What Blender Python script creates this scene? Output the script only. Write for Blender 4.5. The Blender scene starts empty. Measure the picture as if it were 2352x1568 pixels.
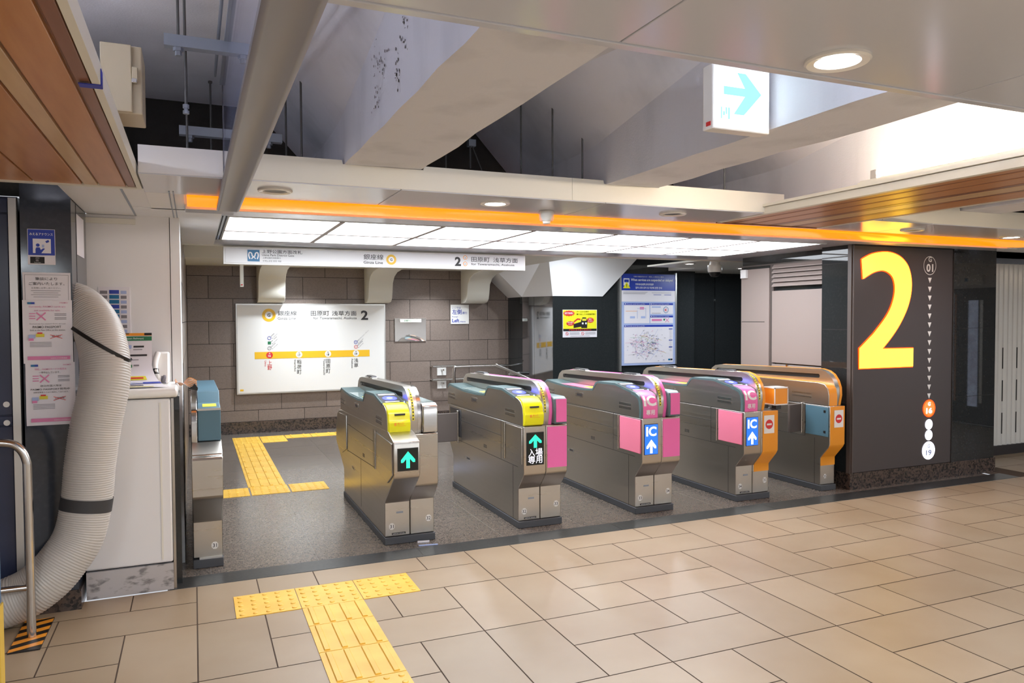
import bpy, bmesh, math, random
from mathutils import Vector, Matrix
R = math.radians
SC = bpy.context.scene
COL = SC.collection
random.seed(7)

# ------------------------------------------------------------------ camera, world, exposure
def make_camera():
    yaw, pitch, roll = .402217, .0310611, -.00461195
    f = Vector((math.sin(yaw)*math.cos(pitch), math.cos(yaw)*math.cos(pitch), -math.sin(pitch)))
    r = Vector((math.cos(yaw), -math.sin(yaw), 0)); u = r.cross(f)
    r2 = r*math.cos(roll)+u*math.sin(roll); u2 = -r*math.sin(roll)+u*math.cos(roll)
    cd = bpy.data.cameras.new('camera'); cd.sensor_width = 36; cd.lens = 1719.16/2352*36
    cd.clip_start = .05; cd.clip_end = 100
    co = bpy.data.objects.new('camera', cd); COL.objects.link(co)
    M = Matrix((r2, u2, -f)).transposed().to_4x4(); M.translation = Vector((0, 0, 1.45))
    co.matrix_world = M
    SC.camera = co
make_camera()
W = bpy.data.worlds.new('world'); SC.world = W; W.use_nodes = True
W.node_tree.nodes['Background'].inputs[0].default_value = (.9, .93, 1, 1)
W.node_tree.nodes['Background'].inputs[1].default_value = .5
SC.view_settings.view_transform = 'Standard'; SC.view_settings.look = 'None'
SC.view_settings.exposure = 0.5; SC.view_settings.gamma = 1
SC.view_settings.use_curve_mapping = False
SC.cycles.use_denoising = True
SC.cycles.max_bounces = 8; SC.cycles.diffuse_bounces = 4; SC.cycles.glossy_bounces = 4; SC.cycles.use_adaptive_sampling = True; SC.cycles.adaptive_threshold = .03
SC.cycles.sample_clamp_indirect = 8
P_PANEL, P_DOWN, P_ORANGE, P_TUBE = 6.5, 20.0, .85, 130.0
# recessed lamps of the concourse: (x, y, z, watts); the ones behind the camera carry most of the light
CONCOURSE_LAMPS = [(x, y, 2.068, 27) for x in (.9, 3.3, 5.7, 8.1) for y in (-.1, -2.0)] + [(-1.6, -2.0, 2.048, 24), (-1.6, -.2, 2.048, 24)]
def area_lamp(loc, power, sx, sy=None, color=(.84, .92, 1), rot=(0, 0, 0), name='lamp_light', spread=180):
    l = bpy.data.lights.new(name, 'AREA'); l.energy = power; l.color = color
    l.shape = 'RECTANGLE' if sy else 'DISK'; l.size = sx
    if sy: l.size_y = sy
    l.spread = R(spread)
    o = bpy.data.objects.new(name, l); o.location = loc; o.rotation_euler = rot; COL.objects.link(o); return o
for x, y, z, p in CONCOURSE_LAMPS: area_lamp((x, y, z-.012), p, .30)

# ------------------------------------------------------------------ materials
def lin(c):
    return tuple((v/255/12.92 if v/255 <= .04045 else ((v/255+.055)/1.055)**2.4) for v in c)+(1,)
MATS = {}
def mat(name, c=(200, 200, 200), rough=.5, metal=0, emit=0, spec=.5, coat=0, ecol=None, noise=None, bump=None, trans=0, alpha=1, tint=0, streak=None):
    if name in MATS: return MATS[name]
    m = bpy.data.materials.new(name); m.use_nodes = True; nt = m.node_tree; b = nt.nodes['Principled BSDF']
    col = lin(c); b.inputs['Base Color'].default_value = col
    b.inputs['Roughness'].default_value = rough; b.inputs['Metallic'].default_value = metal
    b.inputs['Specular IOR Level'].default_value = spec; b.inputs['Coat Weight'].default_value = coat
    b.inputs['Transmission Weight'].default_value = trans; b.inputs['Alpha'].default_value = alpha
    if emit:
        b.inputs['Emission Color'].default_value = lin(ecol or c); b.inputs['Emission Strength'].default_value = emit
    N = nt.nodes; L = nt.links
    tc = None
    def coords(scale=(1, 1, 1)):
        t = N.new('ShaderNodeTexCoord'); mp = N.new('ShaderNodeMapping'); mp.inputs['Scale'].default_value = scale
        L.new(t.outputs['Object'], mp.inputs['Vector']); return mp.outputs[0]
    last = None
    if noise:   # (scale, amount, colour2, stretch)
        sc, lo, hi, c2 = noise[:4]; st = noise[4] if len(noise) > 4 else (1, 1, 1)
        n = N.new('ShaderNodeTexNoise'); n.inputs['Scale'].default_value = sc; n.inputs['Detail'].default_value = 6
        L.new(coords(st), n.inputs['Vector'])
        mr = N.new('ShaderNodeMapRange'); mr.inputs[1].default_value = lo; mr.inputs[2].default_value = hi
        L.new(n.outputs['Fac'], mr.inputs[0])
        mx = N.new('ShaderNodeMixRGB'); mx.inputs[1].default_value = col; mx.inputs[2].default_value = lin(c2)
        L.new(mr.outputs[0], mx.inputs[0]); last = mx.outputs[0]
    if tint:
        a = N.new('ShaderNodeAttribute'); a.attribute_name = 'tint'
        mr = N.new('ShaderNodeMapRange'); mr.inputs[3].default_value = 1-tint; mr.inputs[4].default_value = 1+tint
        L.new(a.outputs['Fac'], mr.inputs[0])
        mx = N.new('ShaderNodeVectorMath'); mx.operation = 'SCALE'
        if last: L.new(last, mx.inputs[0])
        else: mx.inputs[0].default_value = col[:3]
        L.new(mr.outputs[0], mx.inputs['Scale']); last = mx.outputs[0]
    if last: L.new(last, b.inputs['Base Color'])
    if streak:  # roughness streaks (scale vector, lo, hi)
        st, lo, hi = streak
        n = N.new('ShaderNodeTexNoise'); n.inputs['Scale'].default_value = 1; n.inputs['Detail'].default_value = 4
        L.new(coords(st), n.inputs['Vector'])
        mr = N.new('ShaderNodeMapRange'); mr.inputs[1].default_value = .3; mr.inputs[2].default_value = .7
        mr.inputs[3].default_value = lo; mr.inputs[4].default_value = hi
        L.new(n.outputs['Fac'], mr.inputs[0]); L.new(mr.outputs[0], b.inputs['Roughness'])
    if bump:    # (scale, strength, distance)
        n = N.new('ShaderNodeTexNoise'); n.inputs['Scale'].default_value = bump[0]; n.inputs['Detail'].default_value = 5
        L.new(coords(bump[3] if len(bump) > 3 else (1, 1, 1)), n.inputs['Vector'])
        bp = N.new('ShaderNodeBump'); bp.inputs['Strength'].default_value = bump[1]; bp.inputs['Distance'].default_value = bump[2]
        L.new(n.outputs['Fac'], bp.inputs['Height']); L.new(bp.outputs[0], b.inputs['Normal'])
    MATS[name] = m; return m
def speckle(name, base, specks, rough, scale, tint=0, spec=.5, big=None):
    """granite: base colour with voronoi crystals of two other colours"""
    m = mat(name, base, rough, spec=spec); nt = m.node_tree; N = nt.nodes; L = nt.links; b = N['Principled BSDF']
    t = N.new('ShaderNodeTexCoord')
    v = N.new('ShaderNodeTexVoronoi'); v.inputs['Scale'].default_value = scale; L.new(t.outputs['Object'], v.inputs['Vector'])
    sp = N.new('ShaderNodeSeparateColor'); L.new(v.outputs['Color'], sp.inputs[0])
    n = N.new('ShaderNodeTexNoise'); n.inputs['Scale'].default_value = scale*.18; n.inputs['Detail'].default_value = 6; L.new(t.outputs['Object'], n.inputs['Vector'])
    ad = N.new('ShaderNodeMath'); ad.operation = 'MULTIPLY_ADD'; ad.inputs[1].default_value = .6
    L.new(n.outputs['Fac'], ad.inputs[0]); L.new(sp.outputs[0], ad.inputs[2])
    cr = N.new('ShaderNodeValToRGB'); cr.color_ramp.interpolation = 'LINEAR'
    e = cr.color_ramp.elements; e[0].position = .55; e[0].color = lin(base); e[1].position = 1.0; e[1].color = lin(specks[0])
    x = cr.color_ramp.elements.new(.35); x.color = lin(specks[1])
    L.new(ad.outputs[0], cr.inputs[0]); out = cr.outputs[0]
    if tint:
        a = N.new('ShaderNodeAttribute'); a.attribute_name = 'tint'
        mr = N.new('ShaderNodeMapRange'); mr.inputs[3].default_value = 1-tint; mr.inputs[4].default_value = 1+tint
        L.new(a.outputs['Fac'], mr.inputs[0])
        mx = N.new('ShaderNodeVectorMath'); mx.operation = 'SCALE'; L.new(out, mx.inputs[0]); L.new(mr.outputs[0], mx.inputs['Scale']); out = mx.outputs[0]
    L.new(out, b.inputs['Base Color']); return m

M_TILE = mat('beige_floor_tile', (165, 146, 121), .4, noise=(1.6, .35, .7, (155, 133, 106)), tint=.06, spec=.45)
M_GROUT = mat('grout', (84, 68, 55), .9)
M_GRAN = speckle('granite_floor', (92, 86, 80), [(120, 109, 99), (73, 68, 64)], .2, 150, tint=.07)
M_SKIRT = speckle('granite_skirting', (52, 46, 44), [(86, 71, 63), (34, 31, 30)], .25, 70)
M_WALLT = speckle('wall_tile', (124, 110, 101), [(131, 117, 108), (117, 103, 95)], .3, 170, tint=.1)
M_JOINT = mat('dark_joint', (45, 41, 40), .9)
M_LJOINT = mat('light_joint', (150, 146, 140), .8)
M_THRESH = mat('black_threshold', (46, 47, 47), .3, noise=(60, .4, .7, (60, 60, 58)))
M_BLACK = mat('polished_black_stone', (42, 45, 46), .025, noise=(60, .5, .8, (50, 52, 53)), spec=.6)
M_SLATE = mat('polished_slate_stone', (56, 62, 72), .12, noise=(40, .5, .8, (64, 70, 80)))
M_SIGNDK = mat('sign_dark', (72, 66, 66), .38)
M_WHITE = mat('white_painted_panel', (236, 235, 236), .35, noise=(.8, .3, .7, (229, 227, 227)))
M_CEIL = mat('glossy_ceiling_panel', (208, 212, 224), .16, spec=.45)
M_CREAM = mat('cream_metal', (230, 227, 216), .4)
M_CONC = mat('painted_concrete', (216, 218, 226), .75, noise=(2.2, .35, .75, (190, 192, 200)), bump=(110, .35, .004))
M_CONC2 = mat('beam_concrete', (218, 220, 230), .7, noise=(3, .5, .8, (184, 187, 197), (1, 1, .25)), bump=(120, .35, .004))
M_DARKC = mat('shade_and_fleck_concrete', (74, 70, 66), .9, noise=(2, .3, .7, (42, 40, 38)), bump=(30, .5, .01))  # dark tone stands for lack of light on the plenum wall; flecks share it
def wood(name, c, c2):
    return mat(name, c, .3, noise=(3, .3, .7, c2, (12, 1, 1)), spec=.4)
M_W1 = wood('wood_orange', (200, 144, 92), (186, 127, 78)); M_W2 = wood('wood_pale', (214, 182, 140), (202, 166, 122)); M_W3 = wood('wood_brown', (144, 96, 66), (130, 84, 56))
M_STEEL = mat('brushed_steel', (196, 192, 185), .3, 1, streak=((3, .8, 60), .27, .34), noise=(1.2, .4, .7, (188, 184, 176)))
M_STEEL2 = mat('bright_steel', (200, 198, 195), .2, 1)
M_CHROME = mat('chrome', (215, 215, 218), .12, 1)
M_GALV = mat('galvanised_steel', (150, 158, 170), .45, .8)
M_ROD = mat('rod_steel', (98, 98, 98), .5, .7)
M_PLINTH = mat('plinth_grey', (72, 74, 78), .5)
M_SEAM = mat('seam_dark', (40, 38, 36), .7)
M_TEAL = mat('teal_trim', (84, 106, 108), .3, spec=.6)
M_TEALG = mat('teal_glass', (128, 150, 150), .1, spec=.8)
M_BLUEP = mat('blue_grey_panel', (84, 118, 134), .3)
M_DKPL = mat('dark_plastic', (52, 50, 52), .35)
M_FLAP = mat('flap_brown', (92, 84, 80), .5)
M_PINK = mat('pink_vinyl', (240, 112, 178), .3)
M_PINK2 = mat('pale_pink_vinyl', (238, 130, 158), .32)
M_YEL = mat('yellow_plastic', (240, 236, 20), .3)
M_YST = mat('yellow_sticker', (226, 214, 60), .4)
M_ORG = mat('orange_vinyl', (244, 158, 48), .3)
M_TACT = mat('tactile_yellow', (243, 196, 82), .45, noise=(6, .35, .7, (230, 178, 62)))
M_TACTD = mat('tactile_groove', (205, 160, 50), .5)
M_PAPER = mat('paper_white', (232, 228, 234), .35)
M_PAPER2 = mat('sign_white', (236, 234, 230), .25)
M_TXT = mat('text_black', (48, 46, 48), .5)
M_TXG = mat('text_grey', (130, 126, 132), .6)
M_TXW = mat('text_white', (240, 240, 240), .4)
M_RED = mat('red_print', (214, 50, 50), .4)
M_BLUE = mat('blue_print', (38, 62, 168), .35)
M_LBLUE = mat('light_blue_print', (170, 185, 225), .4)
M_GREEN = mat('green_print', (40, 120, 80), .4)
M_MAPY = mat('line_yellow', (240, 188, 34), .35)
M_LOGO = mat('logo_blue', (12, 108, 158), .35)
M_PINKP = mat('pink_print', (222, 130, 175), .4)
M_BK = mat('print_black', (22, 20, 20), .5)
M_YP = mat('poster_yellow', (240, 234, 40), .4)
M_DUCT = mat('duct_plastic', (188, 184, 178), .4)
M_TAPE = mat('black_tape', (52, 52, 54), .6)
M_BOX = mat('beige_box_paint', (196, 184, 158), .45)
M_BTAPE = mat('blue_tape', (40, 52, 170), .5)
M_NAVY = mat('navy_metal', (40, 48, 72), .25, noise=(1.2, .3, .7, (58, 66, 92)))
M_TAUPE = mat('taupe_door', (152, 139, 133), .45)
M_TAUPED = mat('taupe_frame', (88, 80, 76), .5)
M_ALU = mat('aluminium', (205, 204, 200), .35, .8)
M_BAR = mat('smoke_barrier_rail', (146, 146, 154), .4, .3)
M_MIRROR = mat('mirror', (225, 225, 225), .03, 1)
M_GLASS = mat('barrier_glass', (190, 200, 240), .02, alpha=.22, spec=.6)
M_CLEAR = mat('clear_plastic', (220, 225, 228), .15, alpha=.35)
E_PANEL = mat('luminous_panel', (255, 255, 255), .4, emit=P_PANEL, ecol=(240, 247, 255))
E_DOWN = mat('downlight_glow', (255, 255, 255), .4, emit=P_DOWN, ecol=(255, 250, 244))
E_ORANGE = mat('orange_glow', (255, 150, 20), .25, emit=P_ORANGE, ecol=(255, 138, 4))
E_TUBE = mat('tube_glow', (255, 240, 215), .4, emit=P_TUBE, ecol=(255, 232, 200))
E_ADDED = mat('added_tube_glow', (255, 250, 250), .4, emit=60, ecol=(235, 242, 255))  # glow of the added tubes above the lowered ceilings
E_TWO = mat('two_glow', (255, 240, 60), .4, emit=2.2, ecol=(255, 196, 56))
E_EDGE = mat('two_edge_glow', (255, 90, 10), .4, emit=1.4, ecol=(255, 70, 5))
E_RED = mat('red_orange_glow', (255, 120, 60), .4, emit=1.6, ecol=(255, 90, 40))
E_WHT = mat('white_glow', (255, 255, 255), .4, emit=2.2, ecol=(235, 238, 255))
E_EXITW = mat('exit_white_glow', (255, 255, 255), .4, emit=1.7, ecol=(240, 255, 255))
E_EXITC = mat('exit_cyan_glow', (150, 240, 245), .4, emit=.72, ecol=(120, 235, 240))
E_GRN = mat('led_green', (60, 230, 190), .4, emit=.8, ecol=(20, 215, 165))
E_LEDW = mat('led_white', (250, 245, 255), .4, emit=1.0, ecol=(240, 236, 255))
E_LEDB = mat('led_blue', (40, 110, 230), .4, emit=.8, ecol=(30, 100, 232))
E_PAD = mat('reader_blue_glow', (60, 70, 255), .4, emit=1.7, ecol=(60, 66, 255))
E_PADC = mat('reader_core_glow', (170, 190, 255), .4, emit=1.4, ecol=(150, 175, 255))
M_SCRN = mat('screen_black', (14, 24, 22), .15)

# ------------------------------------------------------------------ geometry helpers
def chain(o):
    v = Vector((0, 0, 0))
    while o: v += o.location; o = o.parent
    return v
class G:
    def __init__(s): s.bm = bmesh.new(); s.mats = []; s.tl = s.bm.faces.layers.float.new('tint_f')
    def mi(s, m):
        if m not in s.mats: s.mats.append(m)
        return s.mats.index(m)
    def face(s, pts, m, t=.5):
        f = s.bm.faces.new([s.bm.verts.new(p) for p in pts]); f.material_index = s.mi(m); f[s.tl] = t; return f
    def box(s, x0, x1, y0, y1, z0, z1, m):
        v = [s.bm.verts.new((x, y, z)) for x in (x0, x1) for y in (y0, y1) for z in (z0, z1)]
        for q in ((0, 1, 3, 2), (4, 6, 7, 5), (0, 4, 5, 1), (2, 3, 7, 6), (0, 2, 6, 4), (1, 5, 7, 3)):
            f = s.bm.faces.new([v[i] for i in q]); f.material_index = s.mi(m); f[s.tl] = .5
        return s
    def prism(s, pts, ax, a0, a1, m, mcap=None):
        """pts 2D in the two other axes (in order), extruded along ax"""
        def P(p, a):
            return (a, p[0], p[1]) if ax == 'x' else (p[0], a, p[1]) if ax == 'y' else (p[0], p[1], a)
        A = [s.bm.verts.new(P(p, a0)) for p in pts]; B = [s.bm.verts.new(P(p, a1)) for p in pts]; n = len(pts)
        i = s.mi(m); j = s.mi(mcap or m); fs = []
        for k in range(n):
            f = s.bm.faces.new([A[k], A[(k+1) % n], B[(k+1) % n], B[k]]); f.material_index = i; fs.append(f)
        for c in (A[::-1], B): f = s.bm.faces.new(c); f.material_index = j; fs.append(f)
        for f in fs: f[s.tl] = .5
        return s
    def hexa(s, bot, top, m):
        """frustum between two same-length rings"""
        A = [s.bm.verts.new(p) for p in bot]; B = [s.bm.verts.new(p) for p in top]; n = len(A); i = s.mi(m)
        for k in range(n):
            f = s.bm.faces.new([A[k], A[(k+1) % n], B[(k+1) % n], B[k]]); f.material_index = i
        for c in (A[::-1], B): f = s.bm.faces.new(c); f.material_index = i
        return s
    def tube(s, pts, r, m, seg=12, cap=True):
        pts = [Vector(p) for p in pts]; n = len(pts); rings = []
        T = [(pts[min(i+1, n-1)]-pts[max(i-1, 0)]).normalized() for i in range(n)]
        up = Vector((0, 0, 1)) if abs(T[0].z) < .9 else Vector((1, 0, 0))
        N = (up-T[0]*up.dot(T[0])).normalized(); i_m = s.mi(m)
        for i in range(n):
            N = (N-T[i]*N.dot(T[i])).normalized(); B = T[i].cross(N); rr = r(i) if callable(r) else r
            rings.append([s.bm.verts.new(pts[i]+(N*math.cos(a)+B*math.sin(a))*rr) for a in [2*math.pi*k/seg for k in range(seg)]])
        for i in range(n-1):
            for k in range(seg):
                f = s.bm.faces.new([rings[i][k], rings[i][(k+1) % seg], rings[i+1][(k+1) % seg], rings[i+1][k]]); f.material_index = i_m
        if cap:
            for q in (rings[0][::-1], rings[-1]): s.bm.faces.new(q).material_index = i_m
        return s
    def lathe(s, prof, c, m, seg=32, ms=None):
        """prof: (radius, z) about the vertical axis through c"""
        rings = []
        for r, z in prof:
            rings.append([s.bm.verts.new((c[0]+r*math.cos(2*math.pi*k/seg), c[1]+r*math.sin(2*math.pi*k/seg), c[2]+z)) for k in range(seg)] if r > 1e-6 else [s.bm.verts.new((c[0], c[1], c[2]+z))])
        for i in range(len(rings)-1):
            a, b = rings[i], rings[i+1]; mm = s.mi(ms[i] if ms else m)
            for k in range(seg):
                q = [a[k % len(a)], a[(k+1) % seg % len(a)], b[(k+1) % seg % len(b)], b[k % len(b)]]
                q = list(dict.fromkeys(q))
                if len(q) > 2: s.bm.faces.new(q).material_index = mm
        return s
    def disc(s, c, r, ax, up, m, seg=28, ry=None):
        """flat disc, ax/up are in-plane unit vectors"""
        c, ax, up = Vector(c), Vector(ax), Vector(up); ry = ry or r
        f = s.bm.faces.new([s.bm.verts.new(c+ax*r*math.cos(2*math.pi*k/seg)+up*ry*math.sin(2*math.pi*k/seg)) for k in range(seg)]); f.material_index = s.mi(m)
        return s
    def ring(s, c, r0, r1, ax, up, m, seg=32, k1=1):
        c, ax, up = Vector(c), Vector(ax), Vector(up); i = s.mi(m)
        A = [[s.bm.verts.new(c+ax*r*math.cos(2*math.pi*k/seg)+up*r*k1*math.sin(2*math.pi*k/seg)) for k in range(seg)] for r in (r0, r1)]
        for k in range(seg): s.bm.faces.new([A[0][k], A[1][k], A[1][(k+1) % seg], A[0][(k+1) % seg]]).material_index = i
        return s
    def poly(s, pts, o, ax, up, m):
        o, ax, up = Vector(o), Vector(ax), Vector(up)
        f = s.bm.faces.new([s.bm.verts.new(o+ax*p[0]+up*p[1]) for p in pts]); f.material_index = s.mi(m); return s
    def rect(s, x0, x1, z0, z1, y, m):   # facing -Y
        return s.poly([(x0, z0), (x1, z0), (x1, z1), (x0, z1)], (0, y, 0), (1, 0, 0), (0, 0, 1), m)
    def stroke(s, pts, w, o, ax, up, m):
        o, ax, up = Vector(o), Vector(ax), Vector(up); i = s.mi(m); nv = ax.cross(up)*4e-5; s.sn = getattr(s, 'sn', 0)
        for a, b in zip(pts, pts[1:]):
            s.sn = (s.sn+1) % 40; oo = o+nv*s.sn
            d = Vector((b[0]-a[0], b[1]-a[1])); l = d.length
            if l < 1e-6: continue
            n = Vector((-d.y, d.x))/l*w/2; e = d/l*w*.3
            q = [(a[0]-e.x+n.x, a[1]-e.y+n.y), (a[0]-e.x-n.x, a[1]-e.y-n.y), (b[0]+e.x-n.x, b[1]+e.y-n.y), (b[0]+e.x+n.x, b[1]+e.y+n.y)]
            s.bm.faces.new([s.bm.verts.new(oo+ax*p[0]+up*p[1]) for p in q]).material_index = i
        return s
    def text(s, body, o, h, m, ax=(1, 0, 0), up=(0, 0, 1), w=None, align='L', bold=0, va='B', extrude=0):
        """o = left (or centre) bottom of the line, h = height of the letters, w = width to fit"""
        c = bpy.data.curves.new('t', 'FONT'); c.body = body; c.resolution_u = 3; c.offset = bold; c.extrude = 0
        ob = bpy.data.objects.new('t', c); COL.objects.link(ob)
        me = bpy.data.meshes.new_from_object(ob.evaluated_get(bpy.context.evaluated_depsgraph_get()))
        bpy.data.objects.remove(ob); bpy.data.curves.remove(c)
        if not me.vertices: return s
        xs = [v.co.x for v in me.vertices]; ys = [v.co.y for v in me.vertices]
        x0, x1, y0, y1 = min(xs), max(xs), min(ys), max(ys)
        k = h/(y1-y0); kx = (w/(x1-x0)) if w else k
        sh = {'L': 0, 'C': -.5, 'R': -1}[align]*(x1-x0)*kx
        o, ax, up = Vector(o), Vector(ax), Vector(up); i = s.mi(m)
        vs = [s.bm.verts.new(o+ax*((v.co.x-x0)*kx+sh)+up*((v.co.y-y0)*k)) for v in me.vertices]
        for p in me.polygons:
            try: s.bm.faces.new([vs[j] for j in p.vertices]).material_index = i
            except ValueError: pass
        bpy.data.meshes.remove(me); return s
    def text_curved(s, body, h, w, m, prof, x, s0, cuts=10):
        """letters laid on a curved front: x = centre, s0 = arc length of their foot on the (y, z) outline"""
        t = G(); t.text(body, (0, 0, 0), h, m, ax=X, up=Y, w=w, align='C', bold=.04 if h > .05 else .02)
        for k in range(1, cuts):
            bmesh.ops.bisect_plane(t.bm, geom=t.bm.verts[:]+t.bm.edges[:]+t.bm.faces[:], plane_co=(0, h*k/cuts, 0), plane_no=(0, 1, 0), dist=1e-6)
        def on(a):
            for p, q in zip(prof, prof[1:]):
                l = math.hypot(q[0]-p[0], q[1]-p[1])
                if a <= l or q is prof[-1]: f = a/l; return (p[0]+(q[0]-p[0])*f, p[1]+(q[1]-p[1])*f)
                a -= l
        i = s.mi(m); mp = {}
        for v in t.bm.verts: y, z = on(s0+v.co.y); mp[v] = s.bm.verts.new((x+v.co.x, y, z))
        for f in t.bm.faces: s.bm.faces.new([mp[v] for v in f.verts]).material_index = i
        t.bm.free(); return s
    def obj(s, name, parent=None, label=None, kind=None, cat=None, group=None, bevel=0, origin=None, smooth=True, angle=38, nrm=True):
        bm = s.bm
        if nrm: bmesh.ops.recalc_face_normals(bm, faces=[f for f in bm.faces if not f.select and len(f.edges) and any(len(e.link_faces) > 1 for e in f.edges)])
        if parent is not None: off = chain(parent)
        elif origin is not None: off = Vector(origin)
        else:
            xs = [v.co.x for v in bm.verts]; ys = [v.co.y for v in bm.verts]; zs = [v.co.z for v in bm.verts]
            off = Vector(((min(xs)+max(xs))/2, (min(ys)+max(ys))/2, min(zs)))
        bmesh.ops.translate(bm, verts=bm.verts, vec=-off)
        me = bpy.data.meshes.new(name)
        tints = [f[s.tl] for f in bm.faces]
        bm.to_mesh(me); bm.free()
        if me.attributes.get('tint_f'): me.attributes.remove(me.attributes['tint_f'])
        if any(abs(t-.5) > 1e-6 for t in tints):
            at = me.attributes.new('tint', 'FLOAT', 'FACE')
            at.data.foreach_set('value', tints)
        for m in s.mats: me.materials.append(m)
        if smooth:
            me.polygons.foreach_set('use_smooth', [True]*len(me.polygons)); me.set_sharp_from_angle(angle=R(angle))
        o = bpy.data.objects.new(name, me); COL.objects.link(o)
        if parent is not None: o.parent = parent
        else: o.location = off
        if bevel:
            b = o.modifiers.new('bevel', 'BEVEL'); b.width = bevel; b.segments = 2; b.limit_method = 'ANGLE'; b.angle_limit = R(40)
        if label: o['label'] = label
        if cat: o['category'] = cat
        if group: o['group'] = group
        if kind: o['kind'] = kind
        return o
def thing(name, label, cat, loc, group=None):
    o = bpy.data.objects.new(name, None); COL.objects.link(o); o.location = loc; o.empty_display_size = .1
    o['label'] = label; o['category'] = cat
    if group: o['group'] = group
    return o
def struct(g, name, parent=None, **k): return g.obj(name, parent, kind='structure', **k)
def catmull(pts, n=8, closed=False):
    out = []; N = len(pts); P = [Vector(p) for p in pts]
    for i in range(N if closed else N-1):
        if closed: p0, p1, p2, p3 = P[i-1], P[i], P[(i+1) % N], P[(i+2) % N]
        else: p0, p1, p2, p3 = P[max(i-1, 0)], P[i], P[i+1], P[min(i+2, N-1)]
        for k in range(n):
            t = k/n
            out.append(.5*((2*p1)+(p2-p0)*t+(2*p0-5*p1+4*p2-p3)*t*t+(3*p1-p0-3*p2+p3)*t**3))
    if not closed: out.append(P[-1])
    return out
def tiles(g, rects, z_or, plane, gap, m, t=None):
    for a0, a1, b0, b1 in rects:
        a0 += gap/2; a1 -= gap/2; b0 += gap/2; b1 -= gap/2
        if plane == 'z': p = [(a0, b0, z_or), (a1, b0, z_or), (a1, b1, z_or), (a0, b1, z_or)]
        elif plane == 'y': p = [(a0, z_or, b0), (a1, z_or, b0), (a1, z_or, b1), (a0, z_or, b1)]
        else: p = [(z_or, a1, b0), (z_or, a0, b0), (z_or, a0, b1), (z_or, a1, b1)]
        g.face(p, m, random.random())
X, Y, Z = (1, 0, 0), (0, 1, 0), (0, 0, 1)

# ================================================================== THE SETTING
# --- concourse floor: modular beige tiles
g = G(); gr = .307; x00, y00 = 1.222, 3.828; rects = []
for k in range(-3, 20):          # double rows, two units deep, pattern period five, shifted by one each double row
    yt = y00-2*k*gr; yb = yt-2*gr; s0 = -k
    for n in range(-4, 9):
        b = s0+5*n
        def rc(i0, i1, j0, j1):   # columns and half-rows
            a, c = x00+(b+i0)*gr, x00+(b+i1)*gr; lo, hi = yt-j1*gr, yt-j0*gr
            hi = min(hi, 4.376 if (a < 7.0) else 5.19)
            if hi-lo > .02 and c > -4 and a < 9.5: rects.append((a, c, lo, hi))
        rc(0, 1, 0, 2); rc(1, 2, 0, 2); rc(2, 4, 0, 1); rc(4, 5, 0, 1); rc(2, 3, 1, 2); rc(3, 5, 1, 2)
rects = [r for r in rects if r[2] > -4.3]
tiles(g, rects, 0, 'z', .006, M_TILE)
g.box(-4, 9.6, -4.3, 4.376, -.03, -.0022, M_GROUT); g.box(6.84, 9.6, 4.376, 5.3, -.03, -.0022, M_GROUT)
struct(g, 'floor', origin=(0, 0, 0), smooth=False, label='beige stone-look tiled concourse floor', nrm=False)
# --- gate hall granite floor
g = G(); rects = []
ys = [4.56, 5.16, 5.76, 6.36, 6.96, 7.56, 8.16, 8.76, 9.36, 10.06]
xs = [-.12, .07, .67, 1.27, 1.87, 2.47, 3.07, 3.67, 4.27, 4.87, 5.47, 6.07, 6.67, 7.27, 7.9]
for i in range(len(xs)-1):
    for j in range(len(ys)-1):
        if xs[i+1] < 6.8 or ys[j] > 6.1: rects.append((xs[i], xs[i+1], ys[j], ys[j+1]))
tiles(g, rects, 0, 'z', .002, M_GRAN); g.box(-.12, 6.3, 4.56, 10.06, -.03, -.0012, M_LJOINT); g.box(6.3, 8.1, 6.1, 10.06, -.03, -.0012, M_LJOINT)
struct(g, 'floor', origin=(0, 0, 0), smooth=False, label='grey speckled granite floor of the gate hall', nrm=False)
g = G(); last = -.15
for xj in (-.14, 1.272, 2.68, 4.03, 5.43, 6.82): 
    if xj > -.1: g.box(last+.0015, xj-.0015, 4.38, 4.558, -.02, .0012, M_THRESH)
    last = xj
g.box(-.15, 6.83, 4.378, 4.56, -.02, -.0005, M_LJOINT)
struct(g, 'trim_1', label='black stone threshold strip between the two floors')

# --- walls of the gate hall
g = G(); rects = []
for r in range(8):
    z0 = .011+.2835*r; z1 = min(z0+.2835, 2.3); z0 = max(z0, .15)
    ph = (3.035 if r % 2 == 0 else 3.035+.286)
    x = ph-.572*8
    while x < 4.5:
        a, b = max(x, -.07), min(x+.572, 4.22)
        if b-a > .01: rects.append((a, b, z0, z1))
        x += .572
tiles(g, rects, 10.05, 'y', .006, M_WALLT); g.box(-.1, 4.5, 10.053, 10.2, 0, 2.5, M_JOINT)
struct(g, 'wall_back', origin=(0, 10, 0), smooth=False, label='brown stone block wall behind the gates', nrm=False)
g = G(); g.box(-.07, 4.215, 10.03, 10.055, 0, .15, M_SKIRT); struct(g, 'baseboard_back', label='dark speckled granite skirting of the back wall')
g = G()   # left wall, at a grazing angle: white panel, then stone
rects = []
for r in range(8):
    z0 = .011+.2835*r; z1 = min(z0+.2835, 2.2); y = 5.6+(.286 if r % 2 else 0)
    while y < 10.05:
        rects.append((y, min(y+.572, 10.05), z0, z1)); y += .572
tiles(g, rects, -.072, 'x', .006, M_WALLT); g.box(-.3, -.074, 5.3, 10.1, 0, 2.4, M_JOINT)
struct(g, 'wall_left', origin=(-.1, 6, 0), smooth=False, label='stone block side wall left of the gates, seen at a steep angle', nrm=False)
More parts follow.
